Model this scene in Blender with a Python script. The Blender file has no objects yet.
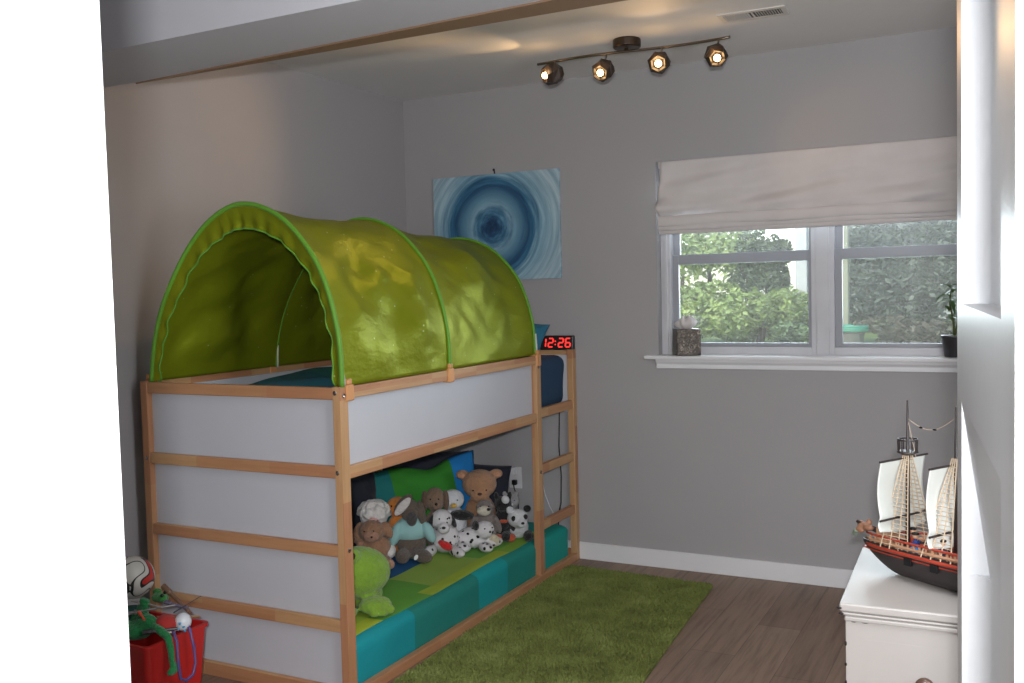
import bpy, bmesh, math, random
from mathutils import Vector, Matrix, Euler, noise
random.seed(7)
PI = math.pi
SC = bpy.context.scene
COL = SC.collection

# ------------------------------------------------------------------ camera
CAM = Vector((3.2224, -4.8756, 1.489))
R_ = Vector((0.8875, 0.4602, -0.0253)).normalized()
F_ = Vector((-0.4608, 0.8859, -0.0525)).normalized()
U_ = R_.cross(F_).normalized(); R_ = F_.cross(U_).normalized()
cd = bpy.data.cameras.new('camera'); cam = bpy.data.objects.new('camera', cd); COL.objects.link(cam)
m = Matrix((R_, U_, -F_)).transposed().to_4x4(); m.translation = CAM
cam.matrix_world = m
cd.sensor_width = 36; cd.lens = 971.83/1024*36; cd.clip_start = .02
SC.camera = cam

# ------------------------------------------------------------------ view, sky, sun, flash
vs = SC.view_settings
vs.view_transform = 'Standard'; vs.look = 'None'; vs.gamma = 1; vs.use_curve_mapping = False
vs.exposure = 0.08
w = bpy.data.worlds.new('sky'); SC.world = w; w.use_nodes = True
nt = w.node_tree; nt.nodes.clear()
sky = nt.nodes.new('ShaderNodeTexSky'); sky.sky_type = 'NISHITA'; sky.sun_disc = False
sky.sun_elevation = math.radians(50); sky.sun_rotation = math.radians(200)
bgn = nt.nodes.new('ShaderNodeBackground'); bgn.inputs['Strength'].default_value = 0.48
wo = nt.nodes.new('ShaderNodeOutputWorld')
nt.links.new(sky.outputs[0], bgn.inputs[0]); nt.links.new(bgn.outputs[0], wo.inputs[0])

def light(name, kind, loc, energy, color=(1,1,1), target=None, **kw):
    d = bpy.data.lights.new(name, kind); d.energy = energy; d.color = color
    for k, v in kw.items(): setattr(d, k, v)
    o = bpy.data.objects.new(name, d); COL.objects.link(o); o.location = loc
    if target is not None:
        o.rotation_euler = (Vector(target)-Vector(loc)).to_track_quat('-Z', 'Y').to_euler()
    return o
light('sun', 'SUN', (0,-3,9), 2.6, (1,.95,.82), (1.5, 3.2, 2.2), angle=.02)
fl = light('camera_flash', 'AREA', CAM - F_*.12 + U_*.09 - R_*.022, 64, (1,.985,1.0), CAM + F_*3, shape='RECTANGLE', size=.07, size_y=.04)
# daylight through the window opening (the sky beyond the shaded garden)
light('window_daylight', 'AREA', (2.37, 1.25, 1.95), 150, (.84,.92,1.0), (2.2, -2.5, .9), shape='RECTANGLE', size=2.4, size_y=1.4)
light('hall_fill_light', 'AREA', (2.6, -5.6, 2.45), 14, (1,.95,.9), (2.6, -5.6, 0), shape='DISK', size=.4)  # fill lamp added in the unseen hall, no fixture behind it
light('room_fill_light', 'AREA', (3.3, -3.2, 2.58), 15, (.97,.97,1), (3.0, -2.9, 0), shape='DISK', size=.5)  # unseen lamp added overhead to raise the ambient level
# added cool fill lamp at the right wall, where no window is built
light('side_fill_light', 'AREA', (4.12, -3.05, 1.55), 40, (.93,.96,1.0), (1.2, -.6, 1.7), shape='RECTANGLE', size=1.3, size_y=1.0)

# ------------------------------------------------------------------ materials
def s2l(c):
    return tuple(((v/255)/12.92 if v/255 <= .04045 else ((v/255+.055)/1.055)**2.4) for v in c)
class NB:
    def __init__(s, name):
        s.m = bpy.data.materials.new(name); s.m.use_nodes = True
        s.t = s.m.node_tree; s.t.nodes.clear()
        s.out = s.n('ShaderNodeOutputMaterial'); s.b = s.n('ShaderNodeBsdfPrincipled')
        s.l(s.b.outputs[0], s.out.inputs[0])
    def n(s, k, **kw):
        x = s.t.nodes.new(k)
        for a, v in kw.items(): setattr(x, a, v)
        return x
    def l(s, a, b): s.t.links.new(a, b)
    def coord(s, scale=(1,1,1), kind='Object'):
        tc = s.n('ShaderNodeTexCoord'); mp = s.n('ShaderNodeMapping')
        mp.inputs['Scale'].default_value = scale
        s.l(tc.outputs[kind], mp.inputs['Vector']); return mp.outputs[0]
    def noise(s, vec, scale, detail=3, rough=.5):
        x = s.n('ShaderNodeTexNoise'); x.inputs['Scale'].default_value = scale
        x.inputs['Detail'].default_value = detail; x.inputs['Roughness'].default_value = rough
        s.l(vec, x.inputs['Vector']); return x
    def ramp(s, fac, stops, interp='LINEAR'):
        r = s.n('ShaderNodeValToRGB'); r.color_ramp.interpolation = interp
        e = r.color_ramp.elements
        while len(e) < len(stops): e.new(.5)
        for i, (p, c) in enumerate(stops):
            e[i].position = p; e[i].color = (*c, 1)
        s.l(fac, r.inputs[0]); return r.outputs[0]
    def math(s, op, a, b=None):
        x = s.n('ShaderNodeMath', operation=op)
        for i, v in enumerate((a, b)):
            if v is None: continue
            if isinstance(v, (int, float)): x.inputs[i].default_value = v
            else: s.l(v, x.inputs[i])
        return x.outputs[0]
    def mix(s, fac, a, b, mode='MIX'):
        x = s.n('ShaderNodeMix', data_type='RGBA', blend_type=mode)
        for sock, v in ((x.inputs[0], fac), (x.inputs[6], a), (x.inputs[7], b)):
            if isinstance(v, (int, float)): sock.default_value = v
            elif isinstance(v, tuple): sock.default_value = (*v, 1)
            else: s.l(v, sock)
        return x.outputs[2]
    def bump(s, h, strength, dist=.01):
        b = s.n('ShaderNodeBump'); b.inputs['Strength'].default_value = strength
        b.inputs['Distance'].default_value = dist
        s.l(h, b.inputs['Height']); s.l(b.outputs[0], s.b.inputs['Normal'])
    def col(s, v):
        if isinstance(v, tuple): s.b.inputs['Base Color'].default_value = (*v, 1)
        else: s.l(v, s.b.inputs['Base Color'])
_mc = {}
def mat(name, rgb, rough=.6, metal=0, var=.06, vscale=6, bs=0, bscale=200, bdist=.002, sheen=0, spec=None, coat=0):
    if name in _mc: return _mc[name]
    q = NB(name); c = s2l(rgb); v = q.coord()
    n = q.noise(v, vscale)
    q.col(q.ramp(n.outputs[0], [(.3, tuple(x*(1-var) for x in c)), (.7, tuple(min(1, x*(1+var)) for x in c))]))
    q.b.inputs['Roughness'].default_value = rough; q.b.inputs['Metallic'].default_value = metal
    if spec is not None: q.b.inputs['Specular IOR Level'].default_value = spec
    if sheen: q.b.inputs['Sheen Weight'].default_value = sheen
    if coat: q.b.inputs['Coat Weight'].default_value = coat
    if bs: q.bump(q.noise(v, bscale).outputs[0], bs, bdist)
    _mc[name] = q.m; return q.m
def fur(name, rgb, var=.12, scale=90):
    return mat('fur_'+name, rgb, rough=.95, var=var, vscale=25, bs=1, bscale=scale, bdist=.012, sheen=.25)
def cloth(name, rgb, rough=.85): return mat('cloth_'+name, rgb, rough=rough, var=.05, bs=.4, bscale=350, bdist=.001, sheen=.1)
def plastic(name, rgb, rough=.35): return mat('plastic_'+name, rgb, rough=rough, var=.03)
def wood(axis):
    name = 'pine_'+'xyz'[axis]
    if name in _mc: return _mc[name]
    q = NB(name); tc = q.n('ShaderNodeTexCoord'); sp = q.n('ShaderNodeSeparateXYZ'); q.l(tc.outputs['Object'], sp.inputs[0])
    a = sp.outputs[axis]; others = [sp.outputs[i] for i in range(3) if i != axis]
    cell = q.math('FLOOR', q.math('MULTIPLY', a, 2.7))
    sd = q.math('FLOOR', q.math('ADD', q.math('MULTIPLY', others[0], 9), q.math('MULTIPLY', others[1], 17)))
    cmb = q.n('ShaderNodeCombineXYZ'); q.l(cell, cmb.inputs[0]); q.l(sd, cmb.inputs[1])
    wn = q.n('ShaderNodeTexWhiteNoise'); wn.noise_dimensions = '2D'; q.l(cmb.outputs[0], wn.inputs['Vector'])
    tone = q.ramp(wn.outputs['Value'], [(0, s2l((178,128,92))), (.35, s2l((190,150,108))), (.7, s2l((184,137,98))), (1, s2l((196,162,122)))], 'CONSTANT')
    sc = [38, 38, 38]; sc[axis] = 2.5
    g = q.noise(q.coord(tuple(sc)), 1.6, 5, .6)
    grain = q.ramp(g.outputs[0], [(.3, (.72,.68,.62)), (.6, (1,1,1))])
    q.col(q.mix(.55, tone, grain, 'MULTIPLY'))
    q.b.inputs['Roughness'].default_value = .5
    q.bump(g.outputs[0], .08, .002)
    _mc[name] = q.m; return q.m

def wallpaint(name, rgb):
    return mat(name, rgb, rough=.75, var=.02, vscale=2, bs=.12, bscale=120, bdist=.002)
M_WALL = wallpaint('grey_wall_paint', (165,163,165))
M_CEIL = wallpaint('ceiling_paint', (222,221,220))
M_SOFF = wallpaint('soffit_paint', (190,192,198))
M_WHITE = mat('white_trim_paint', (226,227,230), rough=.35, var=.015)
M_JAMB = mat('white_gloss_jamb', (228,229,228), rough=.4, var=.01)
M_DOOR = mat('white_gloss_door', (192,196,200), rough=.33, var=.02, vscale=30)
M_TAN = mat('tan_strip', (132,106,82), rough=.6, var=.08)
M_BLACK = plastic('black', (22,22,24), .4)
M_STEEL = mat('brushed_metal', (128,118,108), rough=.3, metal=1)
M_DKMET = mat('dark_metal', (80,72,66), rough=.35, metal=1)

def floor_mat():
    q = NB('wood_plank_floor'); tc = q.n('ShaderNodeTexCoord'); sp = q.n('ShaderNodeSeparateXYZ'); q.l(tc.outputs['Object'], sp.inputs[0])
    px = q.math('DIVIDE', sp.outputs[0], .185); col = q.math('FLOOR', px)
    w1 = q.n('ShaderNodeTexWhiteNoise'); w1.noise_dimensions = '1D'; q.l(col, w1.inputs['W'])
    py = q.math('ADD', q.math('DIVIDE', sp.outputs[1], 1.22), q.math('MULTIPLY', w1.outputs['Value'], 5)); row = q.math('FLOOR', py)
    cmb = q.n('ShaderNodeCombineXYZ'); q.l(col, cmb.inputs[0]); q.l(row, cmb.inputs[1])
    wn = q.n('ShaderNodeTexWhiteNoise'); wn.noise_dimensions = '2D'; q.l(cmb.outputs[0], wn.inputs['Vector'])
    tone = q.ramp(wn.outputs['Value'], [(0, s2l((138,114,98))), (.5, s2l((150,126,109))), (1, s2l((126,104,90)))])
    g = q.noise(q.coord((22, 1.3, 1)), 1.8, 6, .65)
    grain = q.ramp(g.outputs[0], [(.3, (.50,.46,.44)), (.52, (.92,.92,.92)), (.75, (1.15,1.12,1.08))])
    c = q.mix(.8, tone, grain, 'MULTIPLY')
    fx = q.math('FRACT', px); fy = q.math('FRACT', py)
    ex = q.math('GREATER_THAN', q.math('ABSOLUTE', q.math('SUBTRACT', fx, .5)), .492)
    ey = q.math('GREATER_THAN', q.math('ABSOLUTE', q.math('SUBTRACT', fy, .5)), .4985)
    e = q.math('MAXIMUM', ex, ey)
    q.col(q.mix(q.math('MULTIPLY', e, .5), c, s2l((60,48,42))))
    q.b.inputs['Roughness'].default_value = .5; q.bump(g.outputs[0], .1, .002)
    return q.m

# ------------------------------------------------------------------ mesh helpers
class MB:
    def __init__(s): s.v = []; s.f = []
    def add(s, vs, fs):
        o = len(s.v); s.v += [tuple(x) for x in vs]; s.f += [tuple(i+o for i in f) for f in fs]; return s
    def box(s, x0, x1, y0, y1, z0, z1, mtx=None):
        vs = [Vector((x, y, z)) for x in (x0, x1) for y in (y0, y1) for z in (z0, z1)]
        if mtx is not None: vs = [mtx @ p for p in vs]
        return s.add(vs, [(0,1,3,2), (4,6,7,5), (0,4,5,1), (2,3,7,6), (0,2,6,4), (1,5,7,3)])
    def tube(s, pts, r, seg=10, caps=True, closed=False):
        pts = [Vector(p) for p in pts]; n = len(pts); rs = r if isinstance(r, (list, tuple)) else [r]*n
        vs = []; up = None
        for i, p in enumerate(pts):
            if closed: d = pts[(i+1) % n]-pts[i-1]
            else: d = pts[min(i+1, n-1)]-pts[max(i-1, 0)]
            if d.length < 1e-9: d = Vector((0,0,1))
            d.normalize()
            if up is None:
                up = Vector((0,0,1)) if abs(d.z) < .9 else Vector((1,0,0))
            a = d.cross(up)
            if a.length < 1e-4: a = d.orthogonal()
            a.normalize(); b = d.cross(a).normalized(); up = a.cross(d).normalized()
            vs += [p + (a*math.cos(t)+b*math.sin(t))*rs[i] for t in [2*PI*k/seg for k in range(seg)]]
        fs = []
        for i in range(n if closed else n-1):
            for k in range(seg):
                j = (i+1) % n
                fs.append((i*seg+k, i*seg+(k+1) % seg, j*seg+(k+1) % seg, j*seg+k))
        if caps and not closed:
            fs.append(tuple(reversed(range(seg)))); fs.append(tuple((n-1)*seg+k for k in range(seg)))
        return s.add(vs, fs)
    def ell(s, c, r, seg=16, rings=10, rot=None):
        c = Vector(c); r = (r, r, r) if isinstance(r, (int, float)) else r
        m = Euler(rot).to_matrix() if rot else Matrix.Identity(3)
        vs = [c + m @ Vector((0, 0, r[2]))]
        for i in range(1, rings):
            t = PI*i/rings
            for k in range(seg):
                a = 2*PI*k/seg
                vs.append(c + m @ Vector((r[0]*math.sin(t)*math.cos(a), r[1]*math.sin(t)*math.sin(a), r[2]*math.cos(t))))
        vs.append(c + m @ Vector((0, 0, -r[2])))
        fs = [(0, 1+k, 1+(k+1) % seg) for k in range(seg)]
        for i in range(rings-2):
            for k in range(seg):
                a = 1+i*seg+k; b = 1+i*seg+(k+1) % seg
                fs.append((a, a+seg, b+seg, b))
        L = len(vs)-1; o = 1+(rings-2)*seg
        fs += [(L, o+(k+1) % seg, o+k) for k in range(seg)]
        return s.add(vs, fs)
    def lathe(s, prof, c=(0,0,0), seg=28):
        c = Vector(c); vs = []; n = len(prof)
        for r, z in prof:
            vs += [c+Vector((r*math.cos(2*PI*k/seg), r*math.sin(2*PI*k/seg), z)) for k in range(seg)]
        fs = [(i*seg+k, i*seg+(k+1) % seg, (i+1)*seg+(k+1) % seg, (i+1)*seg+k) for i in range(n-1) for k in range(seg)]
        return s.add(vs, fs)
    def prism(s, poly, z0, z1, f=lambda x, y, z: (x, y, z)):
        n = len(poly)
        vs = [f(x, y, z0) for x, y in poly]+[f(x, y, z1) for x, y in poly]
        fs = [tuple(reversed(range(n))), tuple(range(n, 2*n))]+[(i, (i+1) % n, n+(i+1) % n, n+i) for i in range(n)]
        return s.add(vs, fs)
    def grid(s, fn, nu, nv):
        vs = [fn(i/nu, j/nv) for i in range(nu+1) for j in range(nv+1)]
        fs = [(i*(nv+1)+j, (i+1)*(nv+1)+j, (i+1)*(nv+1)+j+1, i*(nv+1)+j+1) for i in range(nu) for j in range(nv)]
        return s.add(vs, fs)
    def build(s, name, m, parent=None, bevel=0, smooth=False, solid=0, sub=0, remesh=0, loc=None):
        me = bpy.data.meshes.new(name); me.from_pydata(s.v, [], s.f); me.validate(); me.update()
        bm = bmesh.new(); bm.from_mesh(me); bmesh.ops.recalc_face_normals(bm, faces=bm.faces); bm.to_mesh(me); bm.free()
        o = bpy.data.objects.new(name, me); COL.objects.link(o); me.materials.append(m)
        if smooth or remesh: me.shade_smooth()
        if remesh:
            k = o.modifiers.new('remesh', 'REMESH'); k.mode = 'VOXEL'; k.voxel_size = remesh; k.use_smooth_shade = True
            k = o.modifiers.new('soft', 'SMOOTH'); k.factor = .5; k.iterations = 4
        if solid:
            k = o.modifiers.new('solid', 'SOLIDIFY'); k.thickness = solid; k.offset = 0
        if bevel:
            k = o.modifiers.new('bevel', 'BEVEL'); k.width = bevel; k.segments = 2; k.limit_method = 'ANGLE'
        if sub:
            k = o.modifiers.new('sub', 'SUBSURF'); k.levels = sub; k.render_levels = sub
        if parent is not None: o.parent = parent
        if loc is not None: o.location = loc
        return o
def tag(o, label=None, cat=None, group=None, kind=None):
    if label: o['label'] = label
    if cat: o['category'] = cat
    if group: o['group'] = group
    if kind: o['kind'] = kind
    return o
def thing(name, label, cat, loc=(0,0,0), rz=0, group=None, rot=None, scale=1):
    o = bpy.data.objects.new(name, None); COL.objects.link(o); o.empty_display_size = .05
    o.location = loc; o.rotation_euler = rot if rot else (0, 0, rz); o.scale = (scale,)*3
    return tag(o, label, cat, group)
def struct(name, mb, m, parent=None, label=None, **kw):
    o = mb.build(name, m, parent, **kw)
    if parent is None: o['kind'] = 'structure'; tag(o, label, None)
    return o
def sempty(name, loc=(0,0,0), label=None):
    o = bpy.data.objects.new(name, None); COL.objects.link(o); o.location = loc; o['kind'] = 'structure'
    if label: o['label'] = label
    return o
def BX(*a): return MB().box(*a)

# ------------------------------------------------------------------ room shell
H = 2.623; WX = 4.2
struct('floor', BX(-.15, WX+.15, -4.30, .18, -.1, 0), floor_mat(), label='brown wood plank floor')
struct('ceiling', BX(-.15, WX+.15, -6.9, .18, H, H+.15), M_CEIL, label='white ceiling')
struct('wall_left', BX(-.15, 0, -4.30, .15, 0, H), M_WALL, label='grey painted wall behind the loft bed')
struct('wall_right', BX(WX, WX+.15, -4.30, .15, 0, H), M_WALL, label='grey painted wall right of the dresser')
ox0, ox1, oz0, oz1 = 1.553, 3.20, 1.13, 2.135
wb = MB().box(0, ox0, 0, .15, 0, H).box(ox1, WX, 0, .15, 0, H).box(ox0, ox1, 0, .15, 0, oz0-.001).box(ox0, ox1, 0, .15, oz1, H)
struct('wall_back', wb, M_WALL, label='grey painted wall with the window and the swirl painting')
JX0, JX1 = 2.396, 3.2217
YI, YO = -4.174, -4.335
wf = MB().box(0, JX0-.02, YO+.02, YI-.01, 0, H).box(JX1+.02, WX, YO+.02, YI-.01, 0, H).box(JX0-.02, JX1+.02, YO+.02, YI-.01, 2.06, H)
struct('wall_front', wf, M_WALL, label='grey painted wall holding the doorway')
# door lining and casing in white
jl = MB().box(JX0-.02, JX0, YO, YI, 0, 2.06).box(JX1, JX1+.02, YO, YI, 0, 2.06).box(JX0, JX1, YO, YI, 2.04, 2.06)
jl.box(JX0, JX0+.0035, -4.2352, -4.1985, 0, 2.04).box(JX0, JX1, -4.2352, -4.1985, 2.03, 2.04)
jl.box(JX0-.09, JX0-.01, YO-.012, YO+.02, 0, 2.13).box(JX1+.002, JX1+.09, YO-.012, YO+.02, 0, 2.13).box(JX0-.01, JX1+.01, YO-.012, YO+.02, 2.05, 2.13)
struct('trim_1', jl, M_JAMB, label='white door lining and casing around the doorway', bevel=.0015)
# hall behind the camera
hall = MB().box(.9, 1.0, -6.9, YO+.01, 0, H).box(4.2, 4.3, -6.9, YO+.01, 0, H).box(.9, 4.3, -7.0, -6.9, 0, H)
struct('wall_hall', hall, wallpaint('hall_paint', (205,202,196)), label='pale hall walls outside the doorway')
struct('floor_hall', BX(.9, 4.3, -7.0, -4.30, -.1, 0), floor_mat(), label='wood plank floor of the hall')
# baseboards
struct('baseboard_back', BX(0.016, WX, -.016, 0, 0, .093), M_WHITE, bevel=.003, label='white baseboard under the window wall')
struct('baseboard_left', BX(0, .016, -4.1, 0, 0, .093), M_WHITE, bevel=.003, label='white baseboard behind the bed')
# soffit and the tan strip under its far edge
ZS = 2.30
struct('trim_2', MB().prism([(0,-2.62), (WX,-2.66), (WX,-2.262), (0,-2.25)], ZS, H), M_SOFF, label='grey boxed soffit crossing under the ceiling')
struct('trim_3', MB().prism([(.30,-2.249), (WX,-2.258), (WX,-2.50), (1.69,-2.342)], ZS-.006, ZS-.0005), M_TAN, label='tan wedge shaped strip along the far edge of the soffit')

# ------------------------------------------------------------------ window
wn = sempty('window_1', (0,0,0), 'white double window with two sliding sashes')
fr = MB()
YW = .10
fr.box(ox0, 1.605, .06, .148, oz0, oz1).box(3.147, ox1, .06, .148, oz0, oz1).box(2.321, 2.431, .075, .148, oz0, oz1)
fr.box(1.605, 2.321, .075, .148, oz0, 1.17).box(2.431, 3.147, .075, .148, oz0, 1.17)
fr.box(1.605, 2.321, .075, .148, 2.09, oz1).box(2.431, 3.147, .075, .148, 2.09, oz1)
fr.box(1.572, 1.590, .05, .07, oz0, oz1).box(2.345, 2.407, .066, .08, oz0, oz1)
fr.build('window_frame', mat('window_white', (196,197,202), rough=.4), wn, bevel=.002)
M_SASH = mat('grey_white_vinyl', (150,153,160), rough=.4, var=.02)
gl = NB('window_glass'); gl.t.nodes.remove(gl.b)
tr = gl.n('ShaderNodeBsdfTransparent'); tr.inputs[0].default_value = (.93,.95,.94,1)
gs = gl.n('ShaderNodeBsdfGlossy'); gs.inputs['Roughness'].default_value = .02
mx = gl.n('ShaderNodeMixShader'); fz = gl.n('ShaderNodeFresnel'); fz.inputs[0].default_value = 1.5
gl.l(fz.outputs[0], mx.inputs[0]); gl.l(tr.outputs[0], mx.inputs[1]); gl.l(gs.outputs[0], mx.inputs[2]); df = gl.n('ShaderNodeBsdfDiffuse'); df.inputs[0].default_value = (.75,.76,.74,1)
dn = gl.noise(gl.coord(), 30, 4, .7); dr_ = gl.ramp(dn.outputs[0], [(.3, (.09,)*3), (.62, (.12,)*3), (.76, (.30,)*3)])
m2 = gl.n('ShaderNodeMixShader'); gl.l(dr_, m2.inputs[0]); gl.l(mx.outputs[0], m2.inputs[1]); gl.l(df.outputs[0], m2.inputs[2]); gl.l(m2.outputs[0], gl.out.inputs[0])
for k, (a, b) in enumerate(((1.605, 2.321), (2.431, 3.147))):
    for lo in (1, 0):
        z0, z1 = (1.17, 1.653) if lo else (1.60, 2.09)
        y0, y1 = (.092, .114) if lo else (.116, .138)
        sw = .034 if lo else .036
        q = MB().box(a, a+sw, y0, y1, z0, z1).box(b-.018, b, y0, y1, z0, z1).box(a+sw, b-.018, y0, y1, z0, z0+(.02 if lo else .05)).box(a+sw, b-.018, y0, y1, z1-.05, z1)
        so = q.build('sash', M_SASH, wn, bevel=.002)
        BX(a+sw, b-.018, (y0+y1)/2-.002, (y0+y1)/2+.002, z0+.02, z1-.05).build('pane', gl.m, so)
sl = MB().box(1.49, 3.26, -.055, 0, 1.112, 1.130).box(ox0, ox1, -.001, .10, 1.112, 1.131)
sl.prism([(-.001,1.112), (-.034,1.112), (-.030,1.098), (-.018,1.085), (-.018,1.062), (-.001,1.062)], 1.545, 3.22, lambda a, b, c: (c, a, b))
sl.build('window_sill', M_WHITE, wn, bevel=.003)

# roman blind
M_BLIND = cloth('blind', (206,201,201))
bl = thing('roman_blind', 'white fabric roman blind pulled halfway up over the window', 'blind', (2.38, -.005, 2.121))
BX(-.80, .80, -.030, -.004, -.025, .010).build('head_rail', M_BLIND, bl, bevel=.002)
def blindf(u, v):
    # u along width, v down; local coords
    x = -.795 + 1.59*u; L = .385
    z = .008 - v*.31
    y = -.034 - .012*math.sin(v*PI) 
    w = noise.noise(Vector((x*2.2, v*2.5, 3.1)))*.030 + noise.noise(Vector((x*5+v*3, v*6, 1.7)))*.020
    e = math.exp(-((u)/.12)**2)
    w += e*.030*math.sin(v*9+.6+u*20) + .008*e*math.sin(v*17)
    y -= w*(.2+v)
    y -= .018*math.exp(-((v-.78)/.10)**2)*(1+.5*noise.noise(Vector((x*3, 0, 9))))
    x += e*.010*math.sin(v*6+1)
    return Vector((x, y, z+.006*noise.noise(Vector((x*4, v*3, 5)))*v))
MB().grid(blindf, 120, 50).build('shade_cloth', M_BLIND, bl, solid=.003, smooth=True)
for i, (dz, dy, h) in enumerate(((-.285, -.060, .055), (-.312, -.052, .048), (-.330, -.044, .048))):
    def ff(u, v, dz=dz, dy=dy, h=h, i=i):
        a = v*2*PI; x = -.793+1.586*u
        wv = noise.noise(Vector((x*3, i*7.1, 0)))*.006
        return Vector((x, dy+.010*math.sin(a)+wv, dz-h*.25+h*.5*math.cos(a)+wv*.6))
    MB().grid(ff, 80, 14).build('fold', M_BLIND, bl, smooth=True)

# ------------------------------------------------------------------ ceiling vent
M_VENT = mat('vent_enamel', (205,202,196), rough=.4)
ve = thing('ceiling_vent', 'white slatted metal air vent in the ceiling', 'vent', (2.238, -.713, H), rz=.04)
MB().box(-.14,.14,-.07,-.045,-.006,0).box(-.14,.14,.045,.07,-.006,0).box(-.14,-.118,-.045,.045,-.006,0).box(.118,.14,-.045,.045,-.006,0).box(-.004,.004,-.045,.045,-.006,0).build('frame', M_VENT, ve, bevel=.001)
BX(-.118,.118,-.045,.045,-.003,-.001).build('backing', mat('vent_dark', (60,58,56)), ve)
sm = MB()
for i in range(22):
    x = -.112+i*.0107
    if abs(x) < .006: continue
    sm.box(-.0035,.0035,-.045,.045,-.001,.001, Matrix.Translation((x,0,-.006)) @ Matrix.Rotation(.7 if x > 0 else -.7, 4, 'Y'))
sm.build('slats', M_VENT, ve)

# ------------------------------------------------------------------ track light
M_DKGL = mat('smoked_glass_shade', (48,38,32), rough=.38, var=.15, coat=.1)
tk = thing('track_light', 'brushed metal bar ceiling light with four dark cube shaded spotlights', 'ceiling light', (1.645, -.61, H))
MB().lathe([(0,0), (.062,0), (.064,-.006), (.064,-.034), (.058,-.04), (0,-.04)], (-.01,.0,0), 32).build('canopy', M_DKMET, tk, smooth=False, bevel=.001)
bar = []
for i in range(25):
    t = i/24; x = -.463+.93*t
    bar.append((x, .022*math.sin((t-.02)*2*PI)*-1-.005, -.056))
MB().tube(bar, .0065, 10).build('bar', M_STEEL, tk, smooth=True)
MB().tube([(-.012,-.0,-.035), (-.012,-.003,-.056)], .009, 12).build('stem', M_DKMET, tk)
WARM = (1, .62, .30)
bulbm = NB('bulb_glow'); bulbm.t.nodes.remove(bulbm.b); em = bulbm.n('ShaderNodeEmission'); em.inputs[0].default_value = (1,.62,.26,1); em.inputs[1].default_value = 18
bulbm.l(em.outputs[0], bulbm.out.inputs[0])
heads = [(-.375, -.020, 2.497, (0,-2.15,2.0), 1.5), (-.118, -.012, 2.485, (1.3,-3.2,1.0), .6), (.145, .005, 2.489, (2.4,-3.6,1.4), .8), (.405, .0, 2.485, (3.2,-2.9,1.0), .55)]
for i, (hx, hy, hz, tg, rr) in enumerate(heads):
    c = Vector((hx, hy-.01, hz-H+.010)); d = (Vector(tg)-(c+Vector(tk.location))).normalized()
    qm = d.to_track_quat('-Z', 'Y').to_matrix().to_4x4() @ Matrix.Rotation(.5+i*.7, 4, 'Z')
    mtx = Matrix.Translation(c) @ qm
    hd = MB()
    P = []
    for (zz, r0, tw) in ((.046, .034, 0), (.018, .050, .25), (-.022, .052, .5), (-.044, .036, .7)):
        for k in range(6):
            a = k*PI/3+tw; P.append(mtx @ Vector((r0*math.cos(a), r0*math.sin(a), zz)))
    fs = [tuple(range(5, -1, -1))]
    for L in range(3):
        for k in range(6):
            a, b = L*6+k, L*6+(k+1) % 6
            fs += [(a, b, b+6), (a, b+6, a+6)]
    # recessed front
    for k in range(6):
        a = k*PI/3+.7; P.append(mtx @ Vector((.027*math.cos(a), .027*math.sin(a), -.036)))
    fs += [(18+k, 18+(k+1) % 6, 24+(k+1) % 6, 24+k) for k in range(6)]+[tuple(24+k for k in range(6))]
    hd.add(P, fs)
    ho = hd.build('spotlight_head', M_DKGL, tk)
    b = MB().ell(mtx @ Vector((0,0,-.038)), .0155, 14, 8)
    b.build('bulb', bulbm.m, ho, smooth=True)
    MB().tube([(hx+.012, hy-.002, -.056), (hx+.012, hy-.006, -.070), (c.x+.006, c.y, c.z+.03)], .0045, 8).build('arm', M_STEEL, ho)
    lp = c+Vector(tk.location)+d*.072
    sp = light('spotlight_beam', 'SPOT', lp, 11*rr, WARM, lp+d, spot_size=math.radians(75 if i == 0 else 115), spot_blend=.8, shadow_soft_size=.018)
    # glow that leaks out round the glass
    light('spotlight_leak', 'POINT', c+Vector(tk.location)+Vector((0,-.045,.012))+d*.02, .25, WARM, shadow_soft_size=.02)
light('spotlight_back_beam', 'SPOT', (1.255,-.68,2.50), 5.5, WARM, (.80,-1.10,2.62), spot_size=math.radians(70), spot_blend=.4, shadow_soft_size=.01)

light('spotlight_wall_beam', 'SPOT', (2.06,-.56,2.50), 2.2, WARM, (2.62,0,1.98), spot_size=math.radians(75), spot_blend=.9, shadow_soft_size=.02)

# ------------------------------------------------------------------ painting
pm = NB('swirl_painting'); tc = pm.n('ShaderNodeTexCoord'); mp = pm.n('ShaderNodeMapping'); mp.inputs['Location'].default_value = (.02, 0, .0)
pm.l(tc.outputs['Object'], mp.inputs[0]); sp = pm.n('ShaderNodeSeparateXYZ'); pm.l(mp.outputs[0], sp.inputs[0])
rr = pm.math('SQRT', pm.math('ADD', pm.math('POWER', pm.math('ABSOLUTE', sp.outputs[0]), 2), pm.math('POWER', pm.math('ABSOLUTE', sp.outputs[2]), 2)))
an = pm.math('ARCTAN2', sp.outputs[2], sp.outputs[0])
cm = pm.n('ShaderNodeCombineXYZ'); pm.l(pm.math('MULTIPLY', rr, 42), cm.inputs[0]); pm.l(pm.math('SINE', an), cm.inputs[1]); pm.l(pm.math('COSINE', an), cm.inputs[2])
n1 = pm.noise(cm.outputs[0], 1.0, 5, .6)
rn = pm.math('ADD', rr, pm.math('MULTIPLY', pm.math('SUBTRACT', n1.outputs[0], .5), .10))
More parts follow.
